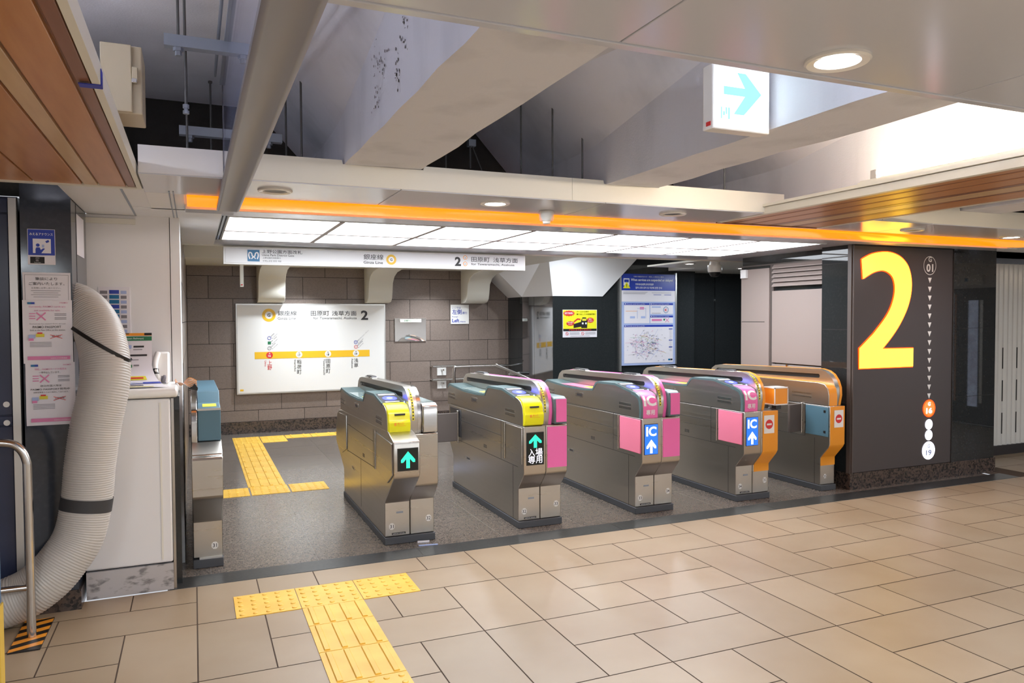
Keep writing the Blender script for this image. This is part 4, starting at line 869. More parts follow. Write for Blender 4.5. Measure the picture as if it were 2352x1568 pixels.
def reader_top(t, x0, x1, front, lane_top):
    """left half upper housing, card reader and ticket mouth"""
    g = G(); g.prism(yz(HOUS), 'x', x0+.001, x1, M_STEEL); up = g.obj('reader_housing', t, angle=35, bevel=.002)
    g = G(); ribbon_top(g, HOUS[5:15], .014, x0-.0012, x1-.004, M_TEAL)
    if front == 'IC': ribbon_top(g, HOUS[:6], .022, x0-.0012, x1-.004, M_TEAL)
    g.obj('teal_trim', t, angle=35)
    # slope with the card pad
    a, b = Vector((0, .05, .905)), Vector((0, .28, .945)); d = (b-a).normalized(); n = Vector((0, -d.z, d.y))
    def on(u, v, h=.0035): p = a+d*u+n*h; return (x0+v, p.y+Y0, p.z)
    g = G(); g.face([on(.0, .008), on(.0, x1-x0-.01), on(.225, x1-x0-.01), on(.225, .008)], M_BK)
    g.obj('reader_panel', t, nrm=False)
    g = G(); c = on(.10, (x1-x0)/2, .005)
    g.disc(c, .048, X, d, E_PAD, 32, ry=.052); g.disc(on(.10, (x1-x0)/2, .0062), .020, X, d, E_PADC, 24, ry=.018); g.obj('card_reader_pad', t, nrm=False)
    g = G(); g.face([on(.008, .025, .005), on(.008, x1-x0-.03, .005), on(.026, x1-x0-.03, .005), on(.026, .025, .005)], M_PAPER); g.face([on(.178, .02, .005), on(.178, x1-x0-.02, .005), on(.205, x1-x0-.02, .005), on(.205, .02, .005)], M_PAPER); g.obj('reader_label', t, nrm=False)
    # low tray behind
    g = G(); g.box(x0+.012, x1-.012, Y0+.69, Y0+1.42, .8665, .8705, lane_top); g.obj('tray_cover', t)
    g = G(); g.box(x0+.04, x1-.035, Y0+.72, Y0+.86, .8708, .8720, M_YST); g.obj('tray_sticker', t)
    # side louvres
    g = G()
    for (yy, zz) in ((.05, .80), (.05, .772), (1.34, .80), (1.34, .772)):
        g = G(); g.box(x0-.0022, x0+.001, Y0+yy, Y0+yy+.17, zz-.003, zz+.012, M_STEEL2); g.box(x0-.0024, x0, Y0+yy, Y0+yy+.17, zz-.006, zz-.003, M_SEAM); g.obj('side_louvre', t)
    g = G(); g.box(x0-.003, x0+.001, Y0+.80, Y0+.93, .785, .825, M_STEEL2); g.box(x0-.0035, x0, Y0+.815, Y0+.90, .795, .815, M_DKPL); g.obj('lock_plate', t, bevel=.002)
    if front == 'yellow':
        pr = [(-.084, .718), (-.108, .728), (-.118, .760), (-.120, .800), (-.104, .818), (-.100, .850), (-.075, .880), (-.030, .902), (.045, .909), (.05, .900), (-.02, .88), (-.07, .84), (-.075, .72)]
        g = G(); g.prism(yz(pr), 'x', x0+.004, x1-.006, M_YEL); mouth = g.obj('ticket_mouth', t, angle=50, bevel=.004)
        g = G(); g.box(x0+.045, x0+.112, Y0-.106, Y0-.088, .842, .853, M_DKPL); g.obj('ticket_slot', mouth)
        g = G(); g.text('券入口', (x0+.078, Y0-.1215, .786), .013, M_ORG, w=.04, align='C', bold=.02); g.rect(x0+.055, x0+.110, .778, .780, Y0-.1215, M_ORG); g.rect(x0+.038, x0+.052, .780, .798, Y0-.1215, M_ORG); g.obj('mouth_lettering', mouth, smooth=False, nrm=False)
    else:
        P = offset_in(HOUS, -.004)[:6]; g = G()
        for p, q in zip(P, P[1:]): g.face([(x0+.016, p[0]+Y0, p[1]), (x1-.008, p[0]+Y0, p[1]), (x1-.008, q[0]+Y0, q[1]), (x0+.016, q[0]+Y0, q[1])], M_PINK)
        bmesh.ops.remove_doubles(g.bm, verts=g.bm.verts, dist=1e-5); pk = g.obj('pink_front', t, label='pink front with IC lettering', angle=60, nrm=False)
        Q = yz(offset_in(HOUS, -.0065)[:7]); g = G(); cx = x0+(x1-x0)/2+.003
        g.text_curved('IC', .082, .108, M_TXW, Q, cx, .088); g.text_curved('専用', .040, .074, M_TXW, Q, cx, .022); g.obj('front_lettering', pk, smooth=False, nrm=False)
def seam_lines(g, x, L):
    for ya, yb, za, zb in L: g.box(x-.0009, x+.0005, Y0+min(ya, yb), Y0+max(ya, yb), min(za, zb), max(za, zb), M_SEAM)
BODY = [(0, .05), (0, .275), (-.012, .29), (-.085, .372), (-.10, .40), (-.10, .716), (1.50, .703), (1.50, .40), (1.485, .375), (1.41, .29), (1.40, .27), (1.40, .05)]
def gate(x0, front, scr, nums, right, lab):
    t = thing('ticket_gate', lab, 'ticket gate', (x0+.165, Y0+.7, 0)); Wd = .328; xm = x0+.166
    g = G(); g.box(x0-.004, x0+Wd+.004, Y0-.014, Y0+1.415, 0, .048, M_PLINTH); g.obj('base_plinth', t, bevel=.004)
    left = BODY
    if scr == 'sq':
        left = [(0, .05), (0, .268), (-.01, .285), (-.235, .468), (-.25, .495), (-.25, .680), (-.24, .698), (-.105, .742), (-.08, .744), (1.50, .703), (1.60, .692), (1.69, .655), (1.74, .56), (1.745, .41), (1.52, .30), (1.41, .24), (1.40, .05)]
    g = G(); g.prism(yz(left), 'x', x0, xm-.001, M_STEEL); lb = g.obj('cabinet_body', t, bevel=.004, angle=30)
    g = G()
    if scr == 'sq':
        seam_lines(g, x0, [(.31, 1.24, .62, .623), (.31, .313, .44, .705), (1.24, 1.243, .40, .70), (.73, .733, .08, .43)])
        g.prism([(Y0+.27, .452), (Y0+1.24, .413), (Y0+1.24, .409), (Y0+.27, .448)], 'x', x0-.001, x0, M_SEAM)
    else:
        seam_lines(g, x0, [(.0, 1.30, .4265, .4295), (.30, 1.30, .600, .603), (.305, .308, .43, .715), (.085, .088, .05, .425), (-.09, 1.45, .716, .7185)])
    for k in range(3):
        for j in range(3): g.box(x0-.001, x0+.0005, Y0+.60+.022*k, Y0+.616+.022*k, .462+.009*j, .467+.009*j, M_SEAM)
    g.box(x0-.002, x0+.001, Y0+.96, Y0+1.07, .30, .325, M_STEEL2); g.box(x0-.0025, x0, Y0+.975, Y0+1.04, .305, .320, M_DKPL)
    g.obj('side_seams', t)
    if scr == 'sq':
        g = G(); g.prism(yz([(-.235, .492), (-.215, .685), (.21, .70), (.21, .455), (-.10, .42)]), 'x', x0-.007, x0, M_STEEL); g.obj('side_flap', t, bevel=.005)
        g = G(); g.prism(yz([(1.26, .42), (1.26, .685), (1.58, .675), (1.70, .60), (1.715, .43), (1.45, .36)]), 'x', x0-.007, x0, M_STEEL); g.obj('side_flap', t, bevel=.005)
    else:
        pm = M_PINK2 if front == 'IC' else M_STEEL
        g = G(); g.box(x0-.007, x0, Y0-.078, Y0+.205, .458, .706, pm); g.obj('side_flap', t, bevel=.004)
        g = G(); g.box(x0-.005, x0, Y0+1.18, Y0+1.46, .458, .69, M_DKPL); g.obj('side_flap', t, bevel=.004)
    g = G(); g.tube([(x0-.006, Y0+.228, .45), (x0-.006, Y0+.228, .708)], .007, M_STEEL2, 10); g.obj('flap_hinge', t)
    g = G(); g.prism(yz(BODY), 'x', xm+.001, x0+Wd, M_STEEL); rb = g.obj('cabinet_body', t, bevel=.004, angle=30)
    reader_top(t, x0, x0+.150, front, M_TEALG if front == 'yellow' else M_PINK2)
    edge = {'pink': M_PINK, 'orange': M_ORG, 'steel': M_STEEL2}[right]
    hood(t, x0+.150, x0+.204, edge, caps=(.22, 1.05) if front == 'IC' else (1.06,))
    # right half housing
    RH = [(-.10, .722), (-.102, .86), (-.092, .892), (-.065, .908), (.30, .908), (1.45, .895), (1.50, .88), (1.52, .84), (1.52, .705)]
    if right != 'orange':
        g = G(); g.prism(yz(RH), 'x', x0+.230, x0+Wd, M_TEAL if right == 'pink' else M_STEEL2); g.obj('right_housing', t, bevel=.006, angle=35)
        if right == 'pink': front_panel(t, x0+.243, x0+Wd-.006, .735, .893, Y0-.103, M_PINK, 'upper_panel', 'pink upper front panel')
        else: g = G(); g.box(x0+.236, x0+Wd-.006, Y0-.03, Y0+.3, .907, .911, M_TEALG); g.obj('top_glass', t)
    else:
        g = G(); g.prism(yz([(.0, .722), (.0, .75), (.5, .76), (1.50, .76), (1.52, .705)]), 'x', x0+.230, x0+Wd, M_STEEL); g.obj('right_housing', t, bevel=.004)
        g = G(); g.prism([(x0+.30, .755), (x0+.43, .755), (x0+.43, .893), (x0+.30, .893)], 'y', Y0-.10, Y0+.02, M_ORG); g.obj('orange_box', t, label='orange box with white edges on the side', bevel=.008)
        g = G()
        for z in (.757, .888): g.box(x0+.297, x0+.433, Y0-.103, Y0+.022, z-.003, z+.006, M_PAPER2)
        for x in (x0+.297, x0+.427): g.box(x, x+.006, Y0-.103, Y0-.096, .757, .893, M_PAPER2)
        g.box(x0+.34, x0+.39, Y0-.07, Y0-.02, .72, .756, M_DKPL); g.obj('box_edging', t)
        g = G(); g.box(x0+Wd, x0+Wd+.045, Y0-.07, Y0+.10, .50, .725, M_FLAP); g.obj('barrier_flap', t, bevel=.02)
    # fronts
    fy = Y0-.10
    if scr == 'sq': screen(t, x0+.026, x0+.150, .522, .655, Y0-.25, 'sq')
    elif scr == 'IC': screen(t, x0+.018, x0+.130, .455, .672, fy, 'IC')
    else: screen(t, x0+.022, x0+.146, .455, .672, fy, 'tall')
    if right == 'pink': front_panel(t, xm+.010, x0+Wd-.004, .425, .706, fy, M_PINK, 'lower_panel', 'pink lower front panel')
    if right == 'orange':
        g = G(); pr = [(-.002, .22), (-.002, .275), (-.014, .291), (-.087, .374), (-.1025, .401), (-.1025, .714), (-.098, .714), (-.098, .40), (-.083, .377), (.0, .282), (.0, .22)]
        g.prism(yz(pr), 'x', x0+.18, x0+Wd+.001, M_ORG); g.obj('orange_front', t, label='orange vinyl front', angle=50)
        g = G(); g.rect(x0+.190, x0+.292, .538, .680, fy-.004, M_PAPER2); g.disc((x0+.241, fy-.005, .609), .037, X, Z, M_RED, 28); g.rect(x0+.217, x0+.265, .602, .616, fy-.0056, M_PAPER2); g.obj('no_entry_sticker', t, smooth=False, nrm=False)
    g = G(); stick(g, x0+.045, .115, nums[0], Y0-.0012); stick(g, x0+.290, .145, nums[1], Y0-.0012)
    g.obj('number_sticker', t, smooth=False, nrm=False)
    g = G(); g.box(x0+.075, x0+.12, Y0-.002, Y0, 0.196, .208, M_GALV); g.obj('rating_plate', t)
    g = G(); g.box(x0+.045, x0+.135, Y0-.003, Y0, .060, .072, M_BK); g.obj('name_plate', t)
    g = G(); g.text('NIPPON SIGNAL', (x0+.05, Y0-.0036, .063), .006, M_TXW, w=.08); g.obj('name_plate_lettering', t, smooth=False, nrm=False)
    return t
gate(1.108, 'yellow', 'sq', ('31', '32'), 'steel', 'all-steel ticket gate with a square green arrow display, leftmost full gate')
gate(2.040, 'yellow', 'tall', ('32', '33'), 'pink', 'ticket gate with yellow ticket mouth, pink right side and entry-only display')
gate(2.980, 'IC', 'IC', ('33', '34'), 'pink', 'pink IC ticket gate with pink panels on both halves of its front')
gate(3.905, 'IC', 'IC', ('34', '35'), 'orange', 'ticket gate with pink IC half and orange right half with a no entry sticker')
# closed flap between the two left gates
g = G(); g.box(1.72, 2.02, Y0+1.22, Y0+1.24, .425, .662, M_FLAP)
g.tube([(2.026, Y0+1.23, .41), (2.026, Y0+1.23, .68)], .010, M_STEEL2, 10)
g.obj('gate_flap', label='dark closed barrier flap between the all-steel gate and the entry-only gate', cat='gate flap', bevel=.004)
# gate 5: half gate by the pillar
t = thing('ticket_gate', 'narrow half ticket gate with an orange front standing against the big number pillar', 'ticket gate', (4.87, Y0+.6, 0))
g = G(); g.box(4.776, 4.945, Y0-.014, Y0+1.36, 0, .048, M_PLINTH); g.obj('base_plinth', t, bevel=.004)
g = G(); g.prism(yz(BODY), 'x', 4.782, 4.940, M_STEEL); g.obj('cabinet_body', t, bevel=.004, angle=30)
g = G(); H5 = [(-.085, .718), (-.087, .80), (-.075, .86), (-.04, .893), (.03, .903), (1.2, .895), (1.45, .88), (1.5, .85), (1.5, .71)]
g.prism(yz(H5), 'x', 4.782, 4.87, M_STEEL); g.obj('housing', t, angle=35, bevel=.003)
g = G(); ribbon_top(g, H5[:6], .003, 4.79, 4.872, M_ORG); g.obj('orange_housing_band', t, angle=50)
hood(t, 4.872, 4.918, M_ORG, stickers=False, glow=False, caps=())
g = G(); pr = [(-.002, .21), (-.002, .275), (-.014, .291), (-.087, .374), (-.1025, .401), (-.1025, .714), (-.098, .714), (-.098, .40), (-.083, .377), (.0, .282), (.0, .21)]
g.prism(yz(pr), 'x', 4.786, 4.941, M_ORG); g.obj('orange_front', t, angle=50)
g = G(); g.rect(4.825, 4.925, .54, .682, Y0-.1045, M_PAPER2); g.disc((4.875, Y0-.1052, .611), .036, X, Z, M_RED, 28); g.rect(4.852, 4.898, .604, .618, Y0-.1058, M_PAPER2); g.obj('no_entry_sticker', t, smooth=False, nrm=False)
g = G(); g.box(4.776, 4.782, Y0-.09, Y0+.16, .462, .706, M_BLUEP); g.obj('side_panel', t, label='blue-grey side panel', bevel=.003)
g = G(); g.box(4.773, 4.777, Y0-.06, Y0-.04, .66, .68, M_BK); g.box(4.773, 4.777, Y0-.06, Y0-.04, .49, .51, M_BK); g.obj('panel_screws', t)
g = G(); stick(g, 4.835, .12, '35', Y0-.0012, .017); g.obj('number_sticker', t, smooth=False, nrm=False)
g = G(); seam_lines(g, 4.782, [(-.09, 1.4, .716, .719), (.17, 1.3, .44, .443), (.17, .173, .44, .716), (.30, 1.3, .60, .603), (.06, .063, .05, .44)]); g.obj('side_seams', t)
g = G()
for zz in (.80, .772): g.box(4.7805, 4.783, Y0+.1, Y0+.32, zz-.003, zz+.010, M_STEEL2)
g.obj('side_louvre', t)
g = G(); g.prism([(4.60, Y0+.17), (4.605, Y0+.16), (4.772, Y0+.195), (4.772, Y0+.215), (4.605, Y0+.185)], 'z', .475, .712, M_FLAP); g.tube([(4.772, Y0+.20, .46), (4.772, Y0+.20, .72)], .010, M_STEEL2, 10); g.obj('barrier_flap', t, bevel=.004)
# gate 0: half gate by the counter
t = thing('ticket_gate', 'narrow steel half ticket gate numbered 31 beside the white counter', 'ticket gate', (.06, Y0+.6, 0))
g = G(); g.box(-.024, .142, Y0-.014, Y0+1.36, 0, .052, M_PLINTH); g.obj('base_plinth', t, bevel=.004)
pf = [(0, .06), (0, .268), (-.01, .285), (-.225, .445), (-.24, .47), (-.24, .672), (-.232, .686), (-.21, .692), (-.205, .700), (-.10, .752), (1.50, .70), (1.50, .40), (1.40, .27), (1.40, .06)]
g = G(); g.prism(yz(pf), 'x', -.022, .139, M_STEEL); g.obj('cabinet_body', t, bevel=.004, angle=25)
g = G(); g.prism(yz([(-.08, .755), (-.08, .935), (-.06, .945), (.10, .957), (.16, 1.015), (.22, 1.02), (1.3, 1.0), (1.4, .76)]), 'x', .014, .136, M_BLUEP); g.obj('reader_housing', t, angle=30, bevel=.004, label='teal upper housing')
g = G(); g.box(.012, .138, Y0-.085, Y0-.070, .930, .942, M_STEEL2); g.obj('housing_lip', t)
g = G(); g.face([(.04, Y0-.04, .9475), (.115, Y0-.04, .9475), (.115, Y0+.05, .955), (.04, Y0+.05, .955)], M_YST); g.obj('yellow_label', t, nrm=False)
g = G(); P = [(-.10, .752), (-.105, .86), (-.09, .92), (-.04, .965), (.05, .985), (1.4, .97), (1.5, .93), (1.5, .70)]; g.prism(yz(P), 'x', -.022, .010, M_STEEL2); g.obj('hood', t, angle=35, bevel=.003)
g = G(); stick(g, .095, .125, '31', Y0-.0012); g.obj('number_sticker', t, smooth=False, nrm=False)
g = G(); g.box(.01, .135, Y0-.012, Y0, .052, .063, M_ALU); g.obj('kick_strip', t)

# ================================================================== TACTILE PAVING
def tac(x0, y0, w, d, kind, lab, grp, bars=4):
    g = G(); m = M_TACT; g.box(x0+.0015, x0+w-.0015, y0+.0015, y0+d-.0015, -.001, .0035, m)
    if kind == 'dots':
        n = 5
        for i in range(n):
            for j in range(n):
                g.lathe([(.0135, 0), (.011, .0038), (.008, .0048), (0, .005)], (x0+w*(i+.5)/n, y0+d*(j+.5)/n, .0034), m, 12)
    else:
        for i in range(bars):
            cx = x0+w*(i+.5)/bars; a = .010
            g.prism([(cx-a-.004, .0034), (cx+a+.004, .0034), (cx+a, .0084), (cx-a, .0084)], 'y', y0+.012, y0+d-.012, m)
    return g.obj('tactile_tile', label=lab, cat='tactile paving tile', group=grp, angle=30)
GF = 'yellow tactile tiles on the beige floor'; GH = 'yellow tactile tiles on the granite hall floor'
tac(.167, 3.822, .309, .305, 'dots', 'yellow dotted tactile tile at the left arm of the T on the beige floor', GF)
tac(.477, 3.822, .309, .305, 'dots', 'yellow dotted tactile tile at the centre of the T crossbar on the beige floor', GF)
tac(.787, 3.822, .305, .305, 'dots', 'yellow dotted tactile tile at the right arm of the T on the beige floor', GF)
tac(.477, 3.585, .309, .236, 'bars', 'short yellow barred tactile tile directly below the T crossbar', GF)
tac(.477, 3.278, .309, .305, 'bars', 'yellow barred tactile tile in the stem of the T, second from the crossbar', GF)
tac(.477, 2.970, .309, .305, 'bars', 'yellow barred tactile tile in the stem of the T, third from the crossbar', GF)
tac(.477, 2.662, .309, .305, 'dots', 'yellow dotted tactile tile at the lower end of the stem, at the picture edge', GF)
tac(.10, 6.47, .309, .31, 'dots', 'yellow tactile tile left of the hall path, partly behind the steel half gate', GH)
tac(.42, 6.47, .309, .31, 'dots', 'yellow tactile tile at the near end of the path on the granite floor', GH)
tac(.74, 6.47, .309, .31, 'dots', 'yellow tactile tile branching right at the near end of the hall path', GH)
for k in range(8): tac(.41, 6.785+.3035*k, .312, .302, 'bars', 'yellow barred tactile tile of the straight hall path', GH)
tac(.41, 9.215, .309, .49, 'dots', 'yellow tactile tile at the far corner of the hall path', GH)
tac(.725, 9.20, .29, .49, 'dots', 'yellow tactile tile right of the far corner of the hall path', GH)
for k in range(4): tac(1.02+.31*k, 9.42, .307, .27, 'flat' if 0 else 'bars', 'pale tactile tile in the row along the back wall skirting', GH, bars=2)

# litter by the left gate
g = G(); g.prism([(1.31, 4.655), (1.385, 4.640), (1.39, 4.655), (1.315, 4.672)], 'z', .0008, .010, M_PAPER); g.obj('crumpled_paper', label='white crumpled scrap of paper on the granite in front of the all-steel gate', cat='litter')
g = G(); g.prism([(1.30, 4.585), (1.42, 4.565), (1.42, 4.575), (1.30, 4.597)], 'z', .0008, .006, M_LBLUE); g.obj('plastic_strip', label='thin white and lilac wrapper strip lying just before the crumpled paper', cat='litter')
g = G(); g.prism([(1.50, 6.72), (1.86, 6.80), (1.80, 6.95), (1.48, 6.88)], 'z', .0008, .004, M_LBLUE); g.obj('floor_sticker', label='pale blue floor sticker seen behind the closed flap', cat='sticker')

# ================================================================== LEFT SIDE: COLUMN, PAPERS, DUCT, COUNTER
g = G(); g.box(-.765, -.55, 4.28, 4.84, .1, 2.2, M_SLATE); g.box(-.775, -.54, 4.27, 4.85, 0, .1, M_SKIRT); g.box(-.5495, -.5485, 4.45, 4.455, .1, 2.05, M_SEAM)
struct(g, 'column_left', label='polished black stone column at the left')
t = thing('equipment_cabinet', 'tall dark navy metal cabinet with a silver edge at the far left', 'cabinet', (-1.6, 4.3, 0))
g = G(); g.box(-3.4, -.78, 4.312, 4.84, 0, 2.05, M_NAVY); g.obj('cabinet_body', t)
for z0, z1 in ((.02, .935), (.94, .985), (.99, 1.965), (1.97, 2.04)):
    g = G(); g.box(-1.45, -.818, 4.298, 4.312, z0, z1, M_NAVY); g.obj('door_panel', t, bevel=.003)
g = G(); g.box(-.811, -.778, 4.27, 4.30, 0, 2.04, M_ALU); g.box(-.7775, -.7755, 4.285, 4.30, 0, 2.04, M_BK); g.obj('edge_profile', t)
for z in (1.043, .953):
    g = G(); g.disc((-.842, 4.2965, z), .014, X, Z, M_PAPER2, 20); g.obj('round_button', t, nrm=False)
g = G(); g.box(-3.4, -.768, 4.30, 4.31, 2.052, 2.2, M_BLACK); struct(g, 'trim_5', label='black strip above the cabinet')
def paper(name, x0, x1, z0, z1, y, lab, fn, m=None, curl=0, cat='notice'):
    t = thing(name, lab, cat, ((x0+x1)/2, y, z0)); g = G()
    if curl:
        n = 10; P = [(y-curl*abs(math.sin(k/n*math.pi*2.3)), z0+(z1-z0)*k/n) for k in range(n+1)]
        g.prism(P+[(a+.0015, b) for a, b in P[::-1]], 'x', x0, x1, m or M_PAPER)
    else: g.box(x0, x1, y-.002, y+.0005, z0, z1, m or M_PAPER)
    g.obj('sheet', t, angle=60); g = G(); fn(g, y-.0035-curl); g.obj('print', t, smooth=False, nrm=False); return t
def f_ann(g, y):
    g.rect(-.733, -.621, 1.768, 1.893, y+.001, M_BLUE); g.rect(-.713, -.637, 1.778, 1.848, y, M_PAPER)
    g.text('みえるアナウンス', (-.677, y, 1.864), .013, M_TXW, align='C', w=.098, bold=.01)
    g.disc((-.692, y-.0005, 1.817), .008, X, Z, M_BLUE, 20); g.poly([(-.012, 0), (.012, 0), (.02, .012), (.028, .022), (.02, .024), (.01, .016), (.006, .028), (-.008, .028), (-.012, .02)], (-.690, y-.0005, 1.778), X, Z, M_BLUE); g.rect(-.675, -.665, 1.806, 1.820, y-.0005, M_LBLUE)
    g.poly([(0, 0), (.012, .006), (.008, .016), (-.006, .008)], (-.655, y-.0005, 1.828), X, Z, M_BLUE)
    g.rect(-.725, -.665, 1.728, 1.760, y, M_BK); g.rect(-.702, -.690, 1.738, 1.748, y-.0005, M_TXG); g.text('JAPAN', (-.695, y-.0005, 1.751), .005, M_TXW, align='C'); g.text('Touch Here', (-.695, y-.0005, 1.731), .004, M_TXW, align='C')
paper('announcement_sticker', -.735, -.619, 1.722, 1.895, 4.279, 'small blue sticker with a person pictogram, topmost on the left black column', f_ann, M_PAPER, cat='sticker')
def f_hit(g, y):
    g.stroke([(-.750, 1.55), (-.750, 1.672), (-.566, 1.672), (-.566, 1.55)], .0015, (0, y, 0), X, Z, M_TXG)
    g.text('筆談により', (-.660, y, 1.646), .015, M_TXT, align='C', w=.092, bold=.002); g.text('ご案内いたします。', (-.658, y, 1.622), .015, M_TXT, align='C', w=.150, bold=.002)
    g.text('お気軽にお申し出ください。', (-.660, y, 1.604), .009, M_TXG, align='C', w=.125)
    for k in range(4): g.rect(-.725+.01*(k % 2), -.60-.01*(k % 2), 1.594-.010*k, 1.596-.010*k, y, M_TXG)
paper('writing_help_notice', -.759, -.557, 1.48, 1.684, 4.277, 'white notice offering written guidance, second from the top on the left column', f_hit)
def f_pas(jp):
    def f(g, y):
        z1 = 1.547 if not jp else 1.242; x0 = -.752 if not jp else -.744
        g.rect(x0+.012, x0+.042, z1-.018, z1-.008, y, M_LOGO); g.rect(x0+.028, x0+.042, z1-.018, z1-.008, y-.0003, M_BLUE); g.text('PASMO', (x0+.165, y, z1-.014), .006, M_PINKP, align='C', w=.034, bold=.002)
        if jp:
            g.text('現在、PASMOカードの発売を', (x0+.095, y, z1-.036), .010, M_PINKP, align='C', w=.135, bold=.002); g.text('一時中止しています。', (x0+.09, y, z1-.052), .010, M_TXT, align='C', w=.09, bold=.002)
        else:
            g.text('Currently, PASMO cards are', (x0+.095, y, z1-.036), .010, M_PINKP, align='C', w=.155, bold=.002); g.text('not available for sale.', (x0+.095, y, z1-.052), .008, M_PINKP, align='C', w=.11)
        for z in (-.066, -.078, -.090): g.rect(x0+.018, x0+.044, z1+z, z1+z+.004, y, M_PINKP)
        g.stroke([(x0+.05, z1-.095), (x0+.086, z1-.060)], .006, (0, y, 0), X, Z, M_PINKP); g.stroke([(x0+.05, z1-.060), (x0+.086, z1-.095)], .006, (0, y, 0), X, Z, M_PINKP)
        for z in (-.066, -.073, -.085, -.092): g.rect(x0+.125, x0+.175, z1+z, z1+z+.0025, y, M_TXG)
        g.text('訪日外国人限定' if jp else 'Exclusively for visitors from abroad', (x0+.095, y, z1-.118), .010 if jp else .007, M_TXT if jp else M_TXG, align='C', w=.09 if jp else .15)
        g.text('PASMO PASSPORT発売中' if jp else 'PASMO PASSPORT', (x0+.092, y, z1-.135), .011, M_TXT, align='C', w=.165 if jp else .12, bold=.002)
        g.text('当駅定期券うりばで発売しております。' if jp else 'Sold at the Pass Office at this station.', (x0+.095, y, z1-.148), .007, M_TXT, align='C', w=.15)
        g.rect(x0+.014, x0+.04, z1-.185, z1-.168, y, M_LBLUE); g.rect(x0+.045, x0+.08, z1-.178, z1-.162, y, M_YST); g.rect(x0+.05, x0+.072, z1-.163, z1-.156, y-.0004, M_RED); g.rect(x0+.014, x0+.035, z1-.196, z1-.184, y-.0004, M_PINKP)
        g.text('2,000円' if jp else '¥2,000', (x0+.130, y, z1-.180), .011, M_TXT, align='C'); g.stroke([(x0+.105, z1-.186), (x0+.155, z1-.168)], .0025, (0, y-.0004, 0), X, Z, M_RED); g.stroke([(x0+.105, z1-.168), (x0+.155, z1-.186)], .0025, (0, y-.0004, 0), X, Z, M_RED)
        for k in range(4): g.rect(x0+.018, x0+.11, z1-.205-.007*k, z1-.203-.007*k, y, M_TXG)
        g.rect(x0+.008, x0+.188, z1-.290, z1-.272, y, M_PINKP); g.text('5,000以上の対象施設', (x0+.14, y-.0004, z1-.286), .007, M_TXW, align='C', w=.07)
    return f
paper('card_notice', -.762, -.552, 1.240, 1.549, 4.272, 'English card sale notice with a pink cross, middle of the papers on the left column', f_pas(0), curl=.003)
paper('card_notice', -.756, -.546, .935, 1.243, 4.274, 'Japanese card sale notice with a pink cross, lowest paper on the left column', f_pas(1), curl=.003)
g = G(); g.box(-.5490, -.5475, 4.46, 4.73, 1.79, 2.0, M_PAPER); s_ = g.obj('side_notice', label='white notice on the narrow right side of the left black column', cat='notice')
t = thing('timetable', 'timetable sheet with blue columns on the white booth wall behind the duct', 'poster', (-.41, 4.85, 1.32))
g = G(); g.box(-.495, -.335, 4.845, 4.85, 1.32, 1.64, M_PAPER); g.obj('sheet', t)
g = G()
for k in range(9):
    z = 1.60-.028*k; g.rect(-.487, -.45, z, z+.018, 4.8435, M_TXG); g.rect(-.44, -.39, z, z+.022, 4.8435, M_LOGO if k % 3 else M_BLUE); g.rect(-.382, -.352, z, z+.018, 4.8435, M_TXG if k % 2 else M_LBLUE)
g.obj('print', t, smooth=False, nrm=False)
# flexible duct
ctrl = [(-.72, 4.47, 1.535), (-.61, 4.455, 1.54), (-.53, 4.415, 1.51), (-.455, 4.33, 1.415), (-.412, 4.25, 1.27), (-.412, 4.205, 1.12), (-.450, 4.185, .93), (-.478, 4.18, .74), (-.495, 4.18, .57), (-.530, 4.165, .40), (-.60, 4.14, .285), (-.675, 4.125, .205), (-.78, 4.12, .145), (-.95, 4.12, .118), (-1.6, 4.12, .115)]
pth = catmull([Vector(p) for p in ctrl], 40); acc = [0]
for a, b in zip(pth, pth[1:]): acc.append(acc[-1]+(b-a).length)
step = .0028; n = int(acc[-1]/step); P = []; j = 0
for i in range(n):
    s = i*step
    while acc[j+1] < s: j += 1
    P.append(pth[j].lerp(pth[j+1], (s-acc[j])/(acc[j+1]-acc[j])))
t = thing('flexible_duct', 'thick ribbed off-white flexible duct bending down along the left column to the floor', 'air duct', (-.5, 4.1, 0))
g = G(); g.tube(P, lambda i: .1125+(.0014 if i % 4 in (0, 1) else -.0010), M_DUCT, 28); g.obj('ribbed_hose', t, angle=70)
def band(i0, i1):
    g = G(); g.tube(P[i0:i1], .1155, M_TAPE, 36, cap=False); return g.obj('tape_band', t, angle=70)
iz = next(i for i, p in enumerate(P) if p.z < .585 and i > n*.3); band(iz, iz+24)
iz = next(i for i, p in enumerate(P) if p.z < 1.33 and i > n*.05); 
g = G(); c = P[iz]; ring = []; near = P[max(0, iz-90):iz+90:3]; u1 = Vector((math.cos(R(33)), 0, -math.sin(R(33)))); u2 = Vector((0, 1, 0)); un = u1.cross(u2)
for k in range(41):
    a = 2*math.pi*k/40; d = u1*math.cos(a)+u2*math.sin(a); t_ = .10
    while t_ < .24 and min((c+d*t_-p).length for p in near) < .1165: t_ += .002
    ring.append(c+d*t_)
for (a, b) in zip(ring, ring[1:]): g.face([a-un*.009, b-un*.009, b+un*.009, a+un*.009], M_BK)
bmesh.ops.remove_doubles(g.bm, verts=g.bm.verts, dist=1e-5); g.obj('strap', t, angle=60)
g = G(); g.tube([(c.x-.11, c.y+.02, 1.395), (-.548, 4.36, 1.44)], .006, M_BK, 8); g.box(-.5495, -.540, 4.33, 4.37, 1.425, 1.465, M_PAPER2); g.tube([(-.545, 4.35, 1.445), (-.50, 4.30, 1.40)], .003, M_CHROME, 6); g.obj('strap_hook', t)
